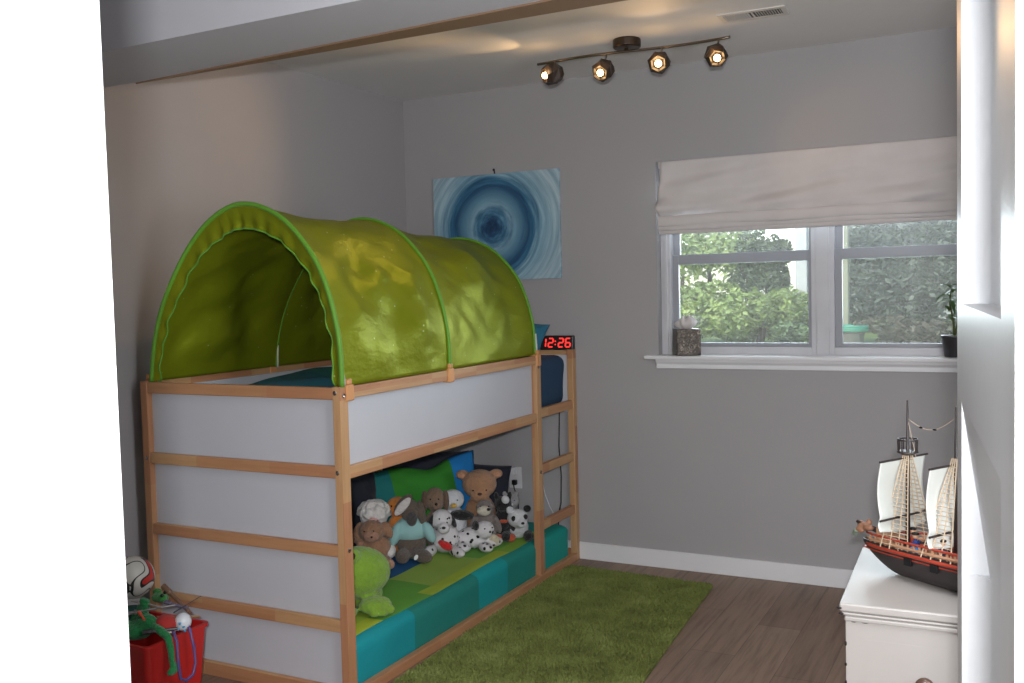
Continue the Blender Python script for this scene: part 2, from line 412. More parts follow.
base = pm.ramp(pm.math('MULTIPLY', rn, 1.86), [(0, s2l((26,58,92))), (.09, s2l((32,76,114))), (.17, s2l((74,128,160))), (.25, s2l((132,172,192))), (.34, s2l((92,142,170))), (.43, s2l((34,82,120))), (.50, s2l((58,116,150))), (.60, s2l((142,182,200))), (.8, s2l((166,192,204))), (1, s2l((160,188,202)))])
st = pm.ramp(n1.outputs[0], [(.3, (.50,.56,.62)), (.5, (.82,.85,.88)), (.70, (1.35,1.25,1.18))])
pm.col(pm.mix(.8, base, st, 'MULTIPLY')); pm.b.inputs['Roughness'].default_value = .6; pm.bump(n1.outputs[0], .2, .002)
pt = thing('canvas_painting', 'rectangular canvas painting of a blue swirl on the wall above the bed', 'painting', (.607, -.012, 1.848))
BX(-.402,.402,-.010,.011,-.299,.299).build('canvas', pm.m, pt, bevel=.002)
MB().tube([(.0,.004,.299), (.0,-.002,.325)], .004, 8).ell((0,-.006,.322), .007).build('nail', M_BLACK, pt)

# ------------------------------------------------------------------ open door leaf (right of doorway)
dl = sempty('door_1', (3.2217, -4.154, 0), 'white glossy panelled door standing open at the right of the doorway')
dang = math.atan2(-4.150+3.43, 3.222-3.1515)   # leaf runs away from camera, leaning into the opening
dl.rotation_euler = (0, 0, PI/2+math.atan2(3.222-3.1515, 4.150-3.43))
Lw = .7235
# local: +x along the leaf away from camera, +y toward opening (visible face y=0), thickness toward -y
zt0, zt1 = .25, 1.335; zu0, zu1 = 1.458, 1.90
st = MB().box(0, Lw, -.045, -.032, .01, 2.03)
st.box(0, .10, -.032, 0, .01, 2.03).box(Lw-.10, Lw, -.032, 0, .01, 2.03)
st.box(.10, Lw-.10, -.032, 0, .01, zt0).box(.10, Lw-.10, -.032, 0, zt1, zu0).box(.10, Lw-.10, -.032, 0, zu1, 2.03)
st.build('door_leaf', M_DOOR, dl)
cv = MB()
def cove(z0, z1, pts_top=False):
    prof = [(Lw-.10, -.003)]+[(Lw-.10-.030*(1-math.cos(a)), -.003-.029*math.sin(a)) for a in [PI/2*k/12 for k in range(13)]]+[(Lw-.10, -.032)]
    cv.prism(prof, z0, z1)
cove(zu0, zu1); cove(zt0, zt1-.22)
# the lower panel's shaped top slopes out to the rail
cv.add([(.10,-.032,zt1-.22), (Lw-.10,-.032,zt1-.22), (Lw-.10,0,zt1), (.10,0,zt1), (.10,-.032,zt1), (Lw-.10,-.032,zt1)], [(0,1,2,3), (3,2,5,4), (0,3,4), (1,5,2), (0,4,5,1)])
cv.build('panel_moulding', M_DOOR, dl, smooth=False)
kb = MB().lathe([(0,0), (.026,0), (.026,.006), (.012,.010), (.011,.032), (.026,.045), (.028,.058), (.018,.068), (0,.070)])
for v in range(len(kb.v)):
    x, y, z = kb.v[v]; kb.v[v] = (.665+x, -.045-z*.8, .98+y)
kb.build('handle', mat('nickel', (150,148,146), rough=.3, metal=1), dl, smooth=True)

# ------------------------------------------------------------------ loft bed
X0, X1 = .080, 1.083; YN, YF = -2.10, -.010; T = 1.16
bed = thing('loft_bed', 'pine and white reversible loft bed with ladder standing along the left wall', 'bed')
PW = .036
M_PANEL = mat('white_laminate_board', (192,195,202), rough=.42, var=.012)
def lp(name, axis, *b, bevel=.003, par=bed): return BX(*b).build(name, wood(axis), par, bevel=bevel)
for x0 in (X0, X1-PW):
    lp('post', 2, x0, x0+PW, YN, YN+.046, 0, T)
    lp('post', 2, x0, x0+PW, YF-.045, YF, 0, T)
lp('post', 2, X1-PW, X1, -.505, -.455, 0, T)
lp('post', 2, X0, X0+PW, -.505, -.455, 0, T)
# end rails (near and far) and long rails
for y0, y1 in ((YN+.002, YN+.024), (YF-.024, YF-.002)):
    for z0, z1 in ((1.113,1.157), (.828,.872), (.54,.584), (.262,.308), (.0,.055)):
        if y1 > -1 and .2 < z0 < .7: continue
        lp('end_rail', 0, X0+PW, X1-PW, y0, y1, z0, z1)
for z0, z1 in ((1.113,1.157), (.822,.868)):
    lp('side_rail', 1, X1-.026, X1-.002, YN+.046, -.505, z0, z1)
    lp('side_rail', 1, X0+.002, X0+.026, YN+.046, YF-.045, z0, z1)
lp('side_rail', 1, X1-.030, X1+.002, YN+.046, YF-.045, 0, .040)
lp('side_rail', 1, X0+.002, X0+.026, YN+.046, YF-.045, 0, .040)
for z0 in (.838, .552, .262):
    lp('ladder_rung', 1, X1-.034, X1-.004, -.455, YF-.045, z0, z0+.046)
# white boards
BX(X0+PW, X1-PW, YN+.026, YN+.038, .03, 1.13).build('end_panel', M_PANEL, bed)
BX(X0+PW, X1-PW, YF-.038, YF-.026, .82, 1.13).build('end_panel', M_PANEL, bed)
BX(X1-.040, X1-.028, YN+.046, -.505, .83, 1.13).build('side_panel', M_PANEL, bed)
BX(X0+.028, X0+.040, YN+.046, -.505, .83, 1.13).build('side_panel', M_PANEL, bed)
BX(X0+.03, X1-.042, YN+.041, YF-.046, .835, .852).build('bed_base', M_PANEL, bed)
mtb = mat('bolt_metal', (170,165,160), rough=.25, metal=1)
for (x, y, z, ax) in ((1.060, YN, 1.138, 1), (1.083, YN+.020, 1.128, 0), (1.060, YN, .850, 1), (X1, YN+.022, .565, 0), (X1, -.48, .565, 0), (X1, -.48, 1.10, 0), (X0+.022, YN, .85, 1)):
    b = MB().lathe([(0,0), (.0075,0), (.0085,.002), (.006,.0035), (0,.0022)], seg=14)
    for i, v in enumerate(b.v):
        b.v[i] = (x+v[2], y+v[0], z+v[1]) if ax == 0 else (x+v[0], y-v[2], z+v[1])
    b.build('bolt', mtb, bed)

# upper mattress and bedding
def softbox(name, x0, x1, y0, y1, z0, z1, r, m, parent=None, wob=.004, n=(24, 48, 6), loc=None, seed=0):
    mb = MB(); cx, cy, cz = (x0+x1)/2, (y0+y1)/2, (z0+z1)/2; hx, hy, hz = (x1-x0)/2, (y1-y0)/2, (z1-z0)/2
    def rb(p):
        q = Vector((max(-hx+r, min(hx-r, p.x)), max(-hy+r, min(hy-r, p.y)), max(-hz+r, min(hz-r, p.z))))
        d = p-q
        if d.length > 1e-9: d = d.normalized()*r
        p = q+d
        k = noise.noise(Vector((p.x*5+seed, p.y*5, p.z*5)))*wob
        return Vector((cx, cy, cz))+p+(d.normalized()*k if d.length > 0 else Vector((0, 0, k)))
    nx, ny, nz = n
    def face(o, a, b, na, nb):
        mb.grid(lambda u, v: rb(Vector(o)+Vector(a)*u+Vector(b)*v), na, nb)
    X, Y, Z = 2*hx, 2*hy, 2*hz
    face((-hx,-hy,hz), (X,0,0), (0,Y,0), nx, ny); face((-hx,-hy,-hz), (X,0,0), (0,Y,0), nx, ny)
    face((-hx,-hy,-hz), (X,0,0), (0,0,Z), nx, nz); face((-hx,hy,-hz), (X,0,0), (0,0,Z), nx, nz)
    face((-hx,-hy,-hz), (0,Y,0), (0,0,Z), ny, nz); face((hx,-hy,-hz), (0,Y,0), (0,0,Z), ny, nz)
    o = mb.build(name, m, parent, smooth=True, loc=loc)
    bm = bmesh.new(); bm.from_mesh(o.data); bmesh.ops.remove_doubles(bm, verts=bm.verts, dist=.0004)
    bmesh.ops.recalc_face_normals(bm, faces=bm.faces); bm.to_mesh(o.data); bm.free()
    return o
def stripes(name, axis, stops, seed=0):
    """hard edged colour blocks along one object axis; stops = [(coord, rgb), ...] given in metres"""
    q = NB(name); tc = q.n('ShaderNodeTexCoord'); sp = q.n('ShaderNodeSeparateXYZ'); q.l(tc.outputs['Object'], sp.inputs[0])
    lo, hi = stops[0][0], stops[-1][0]+.5
    f = q.math('DIVIDE', q.math('SUBTRACT', sp.outputs[axis], lo), hi-lo)
    c = q.ramp(f, [((a-lo)/(hi-lo), s2l(col)) for a, col in stops], 'CONSTANT')
    return q, sp, c
um = softbox('loft_mattress', X0+.05, X1-.045, YN+.05, -.475, .853, .985, .03, cloth('upper_sheet', (36,108,116)))
tag(um, 'teal sheeted mattress on the upper level inside the green tent', 'mattress')
M_DUV = stripes('navy_duvet_cloth', 0, [(-2, (30,66,92)), (.40, (24,58,84)), (.80, (62,66,94)), (.955, (28,60,88)), (1.2, (30,60,86))])
M_DUV[0].col(M_DUV[2]); M_DUV[0].b.inputs['Roughness'].default_value = .9
dv = softbox('folded_duvet', .45, 1.047, -.462, -.050, .855, 1.135, .055, M_DUV[0].m, wob=.012, n=(20, 20, 10))
tag(dv, 'navy folded duvet bulging above the top ladder rung', 'duvet')
tq = softbox('duvet', .40, 1.020, -2.035, -.50, .986, 1.150, .045, stripes('teal_duvet', 1, [(-3, (36,104,124)), (-1.2, (30,70,110)), (-.6, (40,120,130))])[0].m, wob=.03, n=(24, 48, 6))
q_, s_, c_ = stripes('teal_duvet_cloth', 1, [(-3, (36,104,124)), (-1.65, (40,120,120)), (-1.2, (30,70,110)), (-.6, (40,120,130))]); q_.col(c_); q_.b.inputs['Roughness'].default_value = .9
tq.data.materials[0] = q_.m
tag(tq, 'teal and blue duvet spread inside the green tent', 'duvet')
def pillow(name, label, w_, h_, t_, m, loc, rot, seed=0, cat='pillow', dip=0):
    mb = MB()
    def f(sgn):
        def g(u, v):
            a = 2*u-1; b = 2*v-1
            ta = (1-abs(a)**2.6); tb = (1-abs(b)**2.6)
            th = t_/2*(max(ta, 0)*max(tb, 0))**.5
            pinch = 1-.07*(abs(a)**4*(1-abs(b)**2)+0) ; pinch2 = 1-.07*(abs(b)**4*(1-abs(a)**2))
            n = noise.noise(Vector((a*2.2+seed, b*2.2, sgn)))*.018*(ta*tb)**.3 if ta > 0 and tb > 0 else 0
            n2 = noise.noise(Vector((a*5+seed, b*5, sgn+4)))*.007*(1 if ta*tb > .05 else 0)
            return Vector((a*w_/2*pinch, sgn*(th)+n+n2, b*h_/2*pinch2-dip*max(0, b)**1.5*math.exp(-((a-.22)/.28)**2)-dip*.8*max(0, b)**2*max(0, -a-.3)))
        return g
    mb.grid(f(-1), 36, 30); mb.grid(f(1), 36, 30)
    o = mb.build(name, m, smooth=True); 
    bm = bmesh.new(); bm.from_mesh(o.data); bmesh.ops.remove_doubles(bm, verts=bm.verts, dist=.0008); bm.to_mesh(o.data); bm.free()
    o.location = loc; o.rotation_euler = rot
    return tag(o, label, cat)
pillow('pillow', 'teal pillow peeking out past the far end of the green tent', .52, .30, .13, cloth('teal_pillow', (30,98,124)), (.775, -.330, 1.205), (-.5, .12, .0), 3)

# lower mattress
def lower_mat():
    q = NB('lower_sheet_cloth'); tc = q.n('ShaderNodeTexCoord'); sp = q.n('ShaderNodeSeparateXYZ'); q.l(tc.outputs['Object'], sp.inputs[0])
    def rmp(stops, wob=None):
        lo, hi = -2.2, .2
        f = q.math('DIVIDE', q.math('SUBTRACT', wob if wob is not None else sp.outputs[1], lo), hi-lo)
        return q.ramp(f, [((a-lo)/(hi-lo), s2l(c)) for a, c in stops], 'CONSTANT')
    G1, G2, G3 = (148,176,54), (96,158,58), (150,166,60)
    top = rmp([(-2.2, G1), (-1.74, G2), (-1.30, (144,174,74)), (-.86, (98,158,64)), (-.30, (104,164,64))])
    edge = rmp([(-2.2, (168,184,46)), (-1.78, G2), (-1.42, (156,180,54)), (-.70, (124,168,56))])
    band = q.math('GREATER_THAN', sp.outputs[0], .93)
    blue = q.math('MULTIPLY', q.math('LESS_THAN', sp.outputs[0], .70), q.math('LESS_THAN', sp.outputs[1], -.98))
    side = rmp([(-2.2, (0,142,150)), (-1.62, (20,122,112)), (-1.10, (0,146,148)), (-.82, (18,130,120)), (-.42, (10,150,140))])
    c = q.mix(band, top, edge); c = q.mix(blue, c, s2l((20,84,134)))
    s1 = q.math('GREATER_THAN', sp.outputs[0], 1.008); s2 = q.math('GREATER_THAN', sp.outputs[1], -.28)
    s = q.math('MAXIMUM', s1, s2)
    q.col(q.mix(s, c, side)); q.b.inputs['Roughness'].default_value = .85
    q.bump(q.noise(q.coord(), 14, 3).outputs[0], .25, .01)
    return q.m
lm = softbox('floor_mattress', X0+.03, X1-.031, YN+.05, YF-.055, .004, .200, .035, lower_mat(), wob=.008, n=(24, 60, 8))
tag(lm, 'thin mattress with green top and teal sides on the lower level', 'mattress')
ZM = .200

# ------------------------------------------------------------------ tent
prof = [(-1.0,0), (-.94,.235), (-.81,.47), (-.565,.725), (-.33,.885), (-.11,.97), (.08,.995), (.30,.965), (.54,.87), (.77,.69), (.90,.50), (.985,.25), (1.0,0)]
def cat(p, t):
    n = len(p)-1; i = min(int(t*n), n-1); f = t*n-i
    a, b, c, d = p[max(i-1, 0)], p[i], p[i+1], p[min(i+2, n)]
    return tuple(.5*(2*b[k]+(c[k]-a[k])*f+(2*a[k]-5*b[k]+4*c[k]-d[k])*f*f+(3*b[k]-a[k]-3*c[k]+d[k])*f**3) for k in (0, 1))
hoops = [(-2.085, .606, .472, .678), (-1.335, .600, .476, .662), (-.480, .590, .470, .605)]
def hoop_at(y):
    for i in range(2):
        a, b = hoops[i], hoops[i+1]
        if y <= b[0] or i == 1:
            f = (y-a[0])/(b[0]-a[0]); return [a[k]+(b[k]-a[k])*f for k in (1, 2, 3)], f
def arch(u, y, shrink=0):
    (cx, a, b), f = hoop_at(y); t, z = cat(prof, u)
    return Vector((cx+t*(a-shrink), y, 1.160+z*(b-shrink)))
def tentf(u, v):
    y = hoops[0][0]+(hoops[-1][0]-hoops[0][0])*v
    (cx, a, b), f = hoop_at(y); f = max(0, min(1, f))
    sag = math.sin(PI*f)
    t, z = cat(prof, u)
    k = 1-.035*sag*(z**.8 if z > 0 else 0)
    w = noise.noise(Vector((u*4.6+y*.9, y*3.0, 5)))*.052+noise.noise(Vector((u*11+y*3, y*4, 2)))*.026+noise.noise(Vector((u*22-y*6, y*6, 7)))*.010
    # diagonal tension folds running down from the hoops
    w += .012*math.sin((u*16+abs(f-.5)*9))*sag*.8
    w += .007*math.sin((u+.05*sag*(1 if u > .5 else -1))*62+math.sin(y*5)*1.5)*sag*max(0, min(1, noise.noise(Vector((u*3, y*2.5, 12)))*2+.5))
    w += .007*math.sin(u*40-y*9)*max(0, 1-abs(u-.5)*2.2)*sag*.5
    d = Vector((t*b, 0, z*a+.02)).normalized()
    p = Vector((cx+t*a*k, y, 1.160+z*b*k))-d*w*min(1, sag*1.5)*max(0, min(1, z*4))*(1-.72*max(0, z)**3)
    p.z = max(p.z, 1.150)
    return p
tm = NB('green_tent_satin')
v_ = tm.coord(); vo = tm.n('ShaderNodeTexVoronoi'); vo.inputs['Scale'].default_value = 17; tm.l(v_, vo.inputs['Vector'])
dot = tm.math('LESS_THAN', vo.outputs['Distance'], .062)
gcol = tm.ramp(tm.noise(v_, 3).outputs[0], [(.3, s2l((140,152,30))), (.7, s2l((150,160,34)))])
tm.col(tm.mix(dot, gcol, s2l((200,220,150))))
tm.b.inputs['Roughness'].default_value = .40; tm.b.inputs['Metallic'].default_value = .35; tm.b.inputs['Specular IOR Level'].default_value = .15
tb = tm.n('ShaderNodeBsdfTranslucent'); tb.inputs[0].default_value = (*s2l((130,160,36)), 1)
ms = tm.n('ShaderNodeMixShader'); ms.inputs[0].default_value = .28
tm.l(tm.b.outputs[0], ms.inputs[1]); tm.l(tb.outputs[0], ms.inputs[2]); tm.l(ms.outputs[0], tm.out.inputs[0])
wr = tm.noise(tm.coord((1, .6, 1)), 9, 4, .55); tm.bump(wr.outputs[0], .35, .03)
tent = thing('bed_tent', 'green satin tunnel tent arched over the top of the loft bed', 'bed tent', (0,0,0))
MB().grid(tentf, 90, 110).build('canopy_cloth', tm.m, tent, smooth=True, solid=.0015)
M_TRIM = cloth('lime_binding', (92,150,36), .6)
for i, (y, cx, a, b) in enumerate(hoops):
    pts = [arch(j/60, y)+Vector((0, 0, .0)) for j in range(61)]
    pts = [p+(p-Vector((cx, y, 1.3))).normalized()*.004 for p in pts]
    MB().tube(pts, .0095 if i == 0 else .008, 8).build('hoop_binding', M_TRIM, tent, smooth=True)
def bandf(u, v):
    o = arch(u, -2.085); t, z = cat(prof, u)
    inner = Vector((.603+t*.437, 0, 1.16+z*.590)) if t >= 0 else Vector((.603+t*(.437), 0, 1.16+z*.590))
    p = o.lerp(Vector((inner.x, -2.085+.012, inner.z)), v)
    p.y += .006*math.sin(u*120)*v*(.4+.6*v)+noise.noise(Vector((u*12, v*2, 8)))*.012*v
    p.x += .003*math.sin(u*70)*v
    return p
MB().grid(bandf, 150, 8).build('entrance_band', tm.m, tent, smooth=True, solid=.0015)
MB().tube([bandf(j/90, 1) for j in range(91)], .004, 6).build('entrance_hem', M_TRIM, tent, smooth=True)
M_ROD = plastic('white_rod', (205,205,196))
M_CLIP = mat('beech_clip', (206,148,96), rough=.5, var=.08)
for (y, cx, a, b), yc in zip(hoops, (-2.045, -1.335, -.480)):
    for sx in (1, -1):
        x = (X1 if sx > 0 else X0)
        if sx < 0: x = cx-a+.004
        MB().tube([(x-sx*.006, yc if yc > -2 else -2.06, 1.155), (x-sx*.012, yc if yc > -2 else -2.075, 1.268)], .0045, 8).build('rod', M_ROD, tent, smooth=True)
        x = X1 if sx > 0 else X0
        xa, xb = (x-.03, x+.006) if sx > 0 else (x-.006, x+.03)
        MB().box(xa, xb, yc-.022, yc+.022, 1.105, 1.164).box(x-.012, x+.004, yc-.014, yc+.014, 1.164, 1.185).build('clip', M_CLIP, tent, bevel=.004)

# ------------------------------------------------------------------ alarm clock
ck = thing('digital_alarm_clock', 'black digital alarm clock with red digits on the far bed rail', 'clock', (.985, -.030, 1.1575), rz=.12)
MB().prism([(-.030,0), (.022,0), (.018,.078), (-.022,.078)], -.095, .095, lambda a, b, c: (c, a, b)).build('case', M_BLACK, ck, bevel=.006)
red = NB('red_led'); red.b.inputs['Base Color'].default_value = (.5,.01,.01,1); red.b.inputs['Emission Color'].default_value = (1,.04,.03,1); red.b.inputs['Emission Strength'].default_value = 1.3
SEG = {'0':'abcdef','1':'bc','2':'abged','6':'acdefg'}
SG = {'a':((0,1),(1,1)), 'b':((1,1),(1,.5)), 'c':((1,.5),(1,0)), 'd':((0,0),(1,0)), 'e':((0,0),(0,.5)), 'f':((0,.5),(0,1)), 'g':((0,.5),(1,.5))}
dg = MB()
def seg_char(chr_, ox, w=.026, h=.046):
    for s in SEG[chr_]:
        (xa, za), (xb, zb) = SG[s]; p = Vector((ox+xa*w+za*.003, 0, .017+za*h)); q = Vector((ox+xb*w+zb*.003, 0, .017+zb*h)); d = (q-p).normalized()
        p += d*.002; q -= d*.002; n = Vector((-d.z, 0, d.x))*.0034
        vs = []
        for yy in (-.002, .003):
            for r in (p+n, q+n, q-n, p-n):
                f = r.z/.078; vs.append(Vector((r.x, -.030+f*.008+yy-.001, r.z)))
        dg.add(vs, [(0,1,2,3), (7,6,5,4), (0,4,5,1), (1,5,6,2), (2,6,7,3), (3,7,4,0)])
for c_, ox in (('1', -.088), ('2', -.046), ('2', .012), ('6', .052)): seg_char(c_, ox)
for zz in (.030, .048): dg.box(-.008, -.002, -.031, -.022, zz-.003, zz+.003)
dg.build('digits', red.m, ck)

# ------------------------------------------------------------------ power outlet, cables
op = thing('power_outlet', 'white wall outlet with plugs near the panda toy', 'outlet', (.690, -.001, .425))
BX(-.040,.040,-.007,0,-.062,.062).build('cover_plate', plastic('outlet_white', (214,215,218)), op, bevel=.003)
BX(-.022,.010,-.040,-.007,.018,.062).build('adapter', plastic('adapter_white', (224,226,230)), op, bevel=.004)
BX(-.014,.014,-.030,-.007,-.040,-.012).build('plug', M_BLACK, op, bevel=.004)
tag(MB().tube([(.690,-.034,.398), (.700,-.045,.37), (.712,-.04,.33), (.720,-.035,.28), (.715,-.035,.215)], .0035, 8).build('electrical_cable', M_BLACK, smooth=True), 'short black cord hanging from the wall outlet', 'cord')
tag(MB().tube([(.985,-.012,1.15), (.982,-.010,.95), (.975,-.008,.80), (.968,-.008,.62), (.978,-.008,.45), (.972,-.008,.30), (.955,-.008,.23), (.960,-.02,.12)], .0035, 8).build('clock_cord', M_BLACK, smooth=True), 'long black cord running down the wall behind the ladder', 'cord')
tag(MB().tube([(.838,-.006,.80), (.830,-.006,.70), (.834,-.006,.60), (.842,-.006,.50), (.855,-.006,.42), (.875,-.006,.34), (.90,-.008,.28), (.93,-.02,.24)], .0028, 8).build('charger_cable', plastic('cable_white', (205,208,212)), smooth=True), 'thin white cable running down the wall beside the middle bed post', 'cable')

# ------------------------------------------------------------------ pillows on the lower bed
NAVY = cloth('navy_pillow', (34,38,52))
pillow('pillow', 'dark navy pillow standing right of the green pillow', .46, .34, .14, NAVY, (.475, -.125, .350), (-.12, .05, .08), 1)
pillow('pillow', 'dark navy pillow rising behind the top of the green pillow', .56, .42, .13, NAVY, (.245, -.31, .395), (-.10, .10, .85), 2)
pillow('pillow', 'dark navy pillow at the left edge behind the white sheep toy', .46, .38, .13, NAVY, (.200, -.93, .375), (-.12, 0, 1.45), 5)
q_, s_, c_ = stripes('colour_block_pillow_cloth', 0, [(-.5, (28,118,118)), (-.15, (54,140,44)), (.195, (30,132,206))]); q_.col(c_); q_.b.inputs['Roughness'].default_value = .85
pillow('pillow', 'big green pillow with teal and bright blue ends behind the stuffed toys', .72, .44, .17, q_.m, (.325, -.440, .352), (-.34, -.10, .84), 9, dip=.045)

# ------------------------------------------------------------------ stuffed toys
M_EYE = mat('toy_eye_black', (14,13,14), rough=.15)
def blobs(L):
    mb = MB()
    for b in L: mb.ell(b[0], b[1], 18, 12, b[2] if len(b) > 2 else None)
    return mb
def plush(name, label, loc, rz, body, bodymat, feats, voxel=.006, rot=None, scale=1):
    t = thing(name, label, 'stuffed toy', loc, rz, 'stuffed toys on the lower bed', rot, scale)
    blobs(body).build('body', bodymat, t, remesh=voxel)
    for f in feats:
        nm, L, mt = f[0], f[1], f[2]
        vx = f[3] if len(f) > 3 else 0
        if vx: blobs(L).build(nm, mt, t, remesh=vx)
        else: blobs(L).build(nm, mt, t, smooth=True)
    return t
def eyes(x, y, z, r=.006): return [('eye', [((-x,y,z), r)], M_EYE), ('eye', [((x,y,z), r)], M_EYE)]
FZ = .56  # facing the doorway
# sheep: curly white
W = fur('sheep_white', (216,212,208), scale=60)
sb = [((0,.02,.10), (.085,.075,.10)), ((0,-.01,.215), (.070,.062,.060)), ((-.07,-.06,.05), (.035,.05,.035)), ((.07,-.06,.05), (.035,.05,.035))]
rs = random.Random(3)
for i in range(130):
    a = rs.uniform(0, 2*PI); e = rs.uniform(-.2, 1.3)
    sb.append(((.076*math.cos(a)*math.cos(e), -.005+.066*math.sin(a)*math.cos(e), .225+.06*math.sin(e)), rs.uniform(.009,.014)))
plush('sheep_plush', 'curly white sheep plush with pink face, farthest left of the toys', (.450,-1.045,ZM), FZ, sb, W,
      [('face', [((0,-.075,.195), (.030,.022,.026))], fur('pink', (222,170,160)))]+eyes(.020,-.093,.205,.005)+[('nose', [((.006,-.096,.19), .005)], fur('pinknose', (190,100,100)))])
# orange duck
O = fur('orange', (226,140,58))
plush('duck_plush', 'orange duck plush with red beak between the sheep and the rabbit', (.500,-.915,ZM), .45,
      [((0,0,.10), (.06,.055,.10)), ((0,-.01,.235), (.055,.052,.050))], O,
      [('beak', [((.012,-.066,.222), (.024,.020,.011)), ((.012,-.064,.210), (.018,.016,.008))], fur('red', (196,52,36)), .003)]+eyes(.022,-.055,.247,.005)+[('brow', [((.022,-.052,.262), (.012,.004,.004))], M_EYE)])
# brown lamb / teddy lying in front of sheep
BR = fur('light_brown', (150,112,86))
plush('lamb_plush', 'light brown floppy lamb plush slumped in front of the white sheep', (.490,-1.125,ZM), .45,
      [((.02,.02,.07), (.07,.06,.075)), ((.005,-.025,.165), (.062,.052,.052)), ((-.065,-.01,.155), (.024,.02,.055), (0,.35,0)), ((.078,-.01,.165), (.024,.02,.045), (0,-.35,0)), ((.075,-.085,.035), (.030,.060,.030), (0,0,.5)), ((.01,-.075,.03), (.030,.055,.028), (0,0,.2)), ((-.05,-.03,.07), (.022,.03,.06))], BR,
      [('muzzle', [((.010,-.070,.150), (.036,.022,.026))], fur('muzzle_tan', (168,126,104)))]+eyes(.022,-.072,.175,.004)+[('nose', [((.016,-.092,.152), .005)], M_EYE), ('hoof', [((.105,-.135,.035), (.022,.014,.024))], fur('hoof_tan', (176,134,112)))])
# rabbit in a light blue shirt
GB = fur('grey_brown', (94,82,72))
plush('rabbit_plush', 'grey rabbit plush with white inner ear in a pale blue shirt', (.615,-.975,ZM), .62,
      [((0,.02,.08), (.075,.06,.075)), ((0,.0,.235), (.050,.048,.055)), ((.045,-.085,.035), (.036,.08,.033), (0,0,.5)), ((-.045,-.075,.035), (.036,.07,.033), (0,0,-.1))], GB,
      [('shirt', [((0,.015,.14), (.085,.066,.066)), ((-.075,-.02,.13), (.028,.034,.062), (0,.35,0)), ((.085,-.02,.13), (.028,.034,.058), (0,-.45,0))], cloth('pale_blue_knit', (142,184,184)), .005),
       ('ear', [((-.035,-.035,.275), (.030,.013,.062), (0,.75,0)), ], GB, .004), ('ear', [((.052,-.02,.22), (.020,.013,.070), (0,-.15,0))], GB, .004),
       ('inner_ear', [((-.038,-.049,.268), (.021,.006,.055), (0,.75,0))], fur('cream_white', (205,198,196))),
       ('muzzle', [((.004,-.045,.205), (.026,.02,.036))], fur('dark_grey', (70,66,66))),
       ('tag', [((.015,-.150,.045), (.009,.002,.014), (0,.5,0))], cloth('label_white', (215,220,220)))])
# brown dog behind
plush('dog_plush', 'brown floppy eared dog plush behind the rabbit', (.635,-.78,ZM), .5,
      [((0,0,.10), (.065,.055,.10)), ((0,-.01,.255), (.055,.052,.060)), ((.01,-.055,.235), (.028,.028,.028))], fur('mid_brown', (128,104,84)),
      [('ear', [((-.052,-.025,.25), (.016,.022,.055))], fur('brown_ear', (98,78,62))), ('ear', [((.055,-.025,.25), (.016,.022,.055))], fur('brown_ear', (98,78,62)))]+eyes(.020,-.058,.265,.004)+[('nose', [((.01,-.082,.245), .007)], M_EYE)])
# dalmatians
dal = NB('fur_dalmatian'); dv_ = dal.coord(); vo = dal.n('ShaderNodeTexVoronoi'); vo.inputs['Scale'].default_value = 34; dal.l(dv_, vo.inputs['Vector'])
dal.col(dal.mix(dal.math('LESS_THAN', dal.math('ADD', vo.outputs['Distance'], dal.math('MULTIPLY', dal.noise(dv_, 60).outputs[0], .25)), .40), s2l((206,204,206)), s2l((26,26,28)))); dal.b.inputs['Roughness'].default_value = .9
dal.bump(dal.noise(dv_, 110).outputs[0], .7, .008)
BK = fur('black', (26,26,28))
plush('dalmatian_plush', 'spotted dalmatian plush with black ears and a red collar tag', (.715,-.830,ZM), .5,
      [((0,.03,.07), (.075,.07,.075)), ((-.012,-.01,.17), (.055,.052,.052)), ((0,-.06,.14), (.032,.038,.030)), ((.06,-.085,.03), (.03,.075,.028), (0,0,.5)), ((-.075,-.075,.03), (.03,.075,.028), (0,0,-.5))], dal.m,
      [('ear', [((-.062,-.02,.165), (.018,.026,.042), (0,.5,0))], BK), ('ear', [((.042,-.0,.16), (.014,.022,.036), (0,-.4,0))], BK),
       ('nose', [((.002,-.098,.15), (.010,.008,.007))], BK), ('collar_tag', [((.012,-.108,.065), (.034,.022,.020), (0,.5,0)), ((-.01,-.10,.08), (.018,.02,.013))], fur('bright_red', (200,28,30)), .004)]+eyes(.020,-.058,.185,.004))
plush('dalmatian_plush', 'spotted dalmatian plush lying flat beside the penguin', (.800,-.700,ZM), .9,
      [((0,0,.055), (.10,.06,.055)), ((.045,-.05,.10), (.05,.045,.045)), ((-.08,-.055,.028), (.045,.05,.025)), ((.10,-.03,.028), (.05,.035,.026)), ((.03,-.10,.025), (.035,.05,.024))], dal.m,
      [('nose', [((.055,-.098,.098), .006)], BK), ('ear', [((.0,-.045,.125), (.015,.03,.024))], BK)]+[('eye', [((.03,-.09,.115), .004)], M_EYE), ('eye', [((.072,-.085,.115), .004)], M_EYE)])
# penguin
WH = fur('white', (206,208,212))
plush('penguin_plush', 'white headed bird plush with yellow beak and black wings', (.672,-.668,ZM), .5,
      [((0,.0,.10), (.07,.06,.10)), ((0,-.015,.235), (.058,.052,.052))], WH,
      [('wing', [((.045,-.04,.160), (.062,.040,.026), (0,.1,0))], BK, .005), ('wing', [((-.062,0,.13), (.022,.035,.055))], BK, .005),
       ('beak', [((.006,-.072,.215), (.018,.018,.010))], fur('yellow', (222,180,70)))]+eyes(.024,-.060,.24,.004))
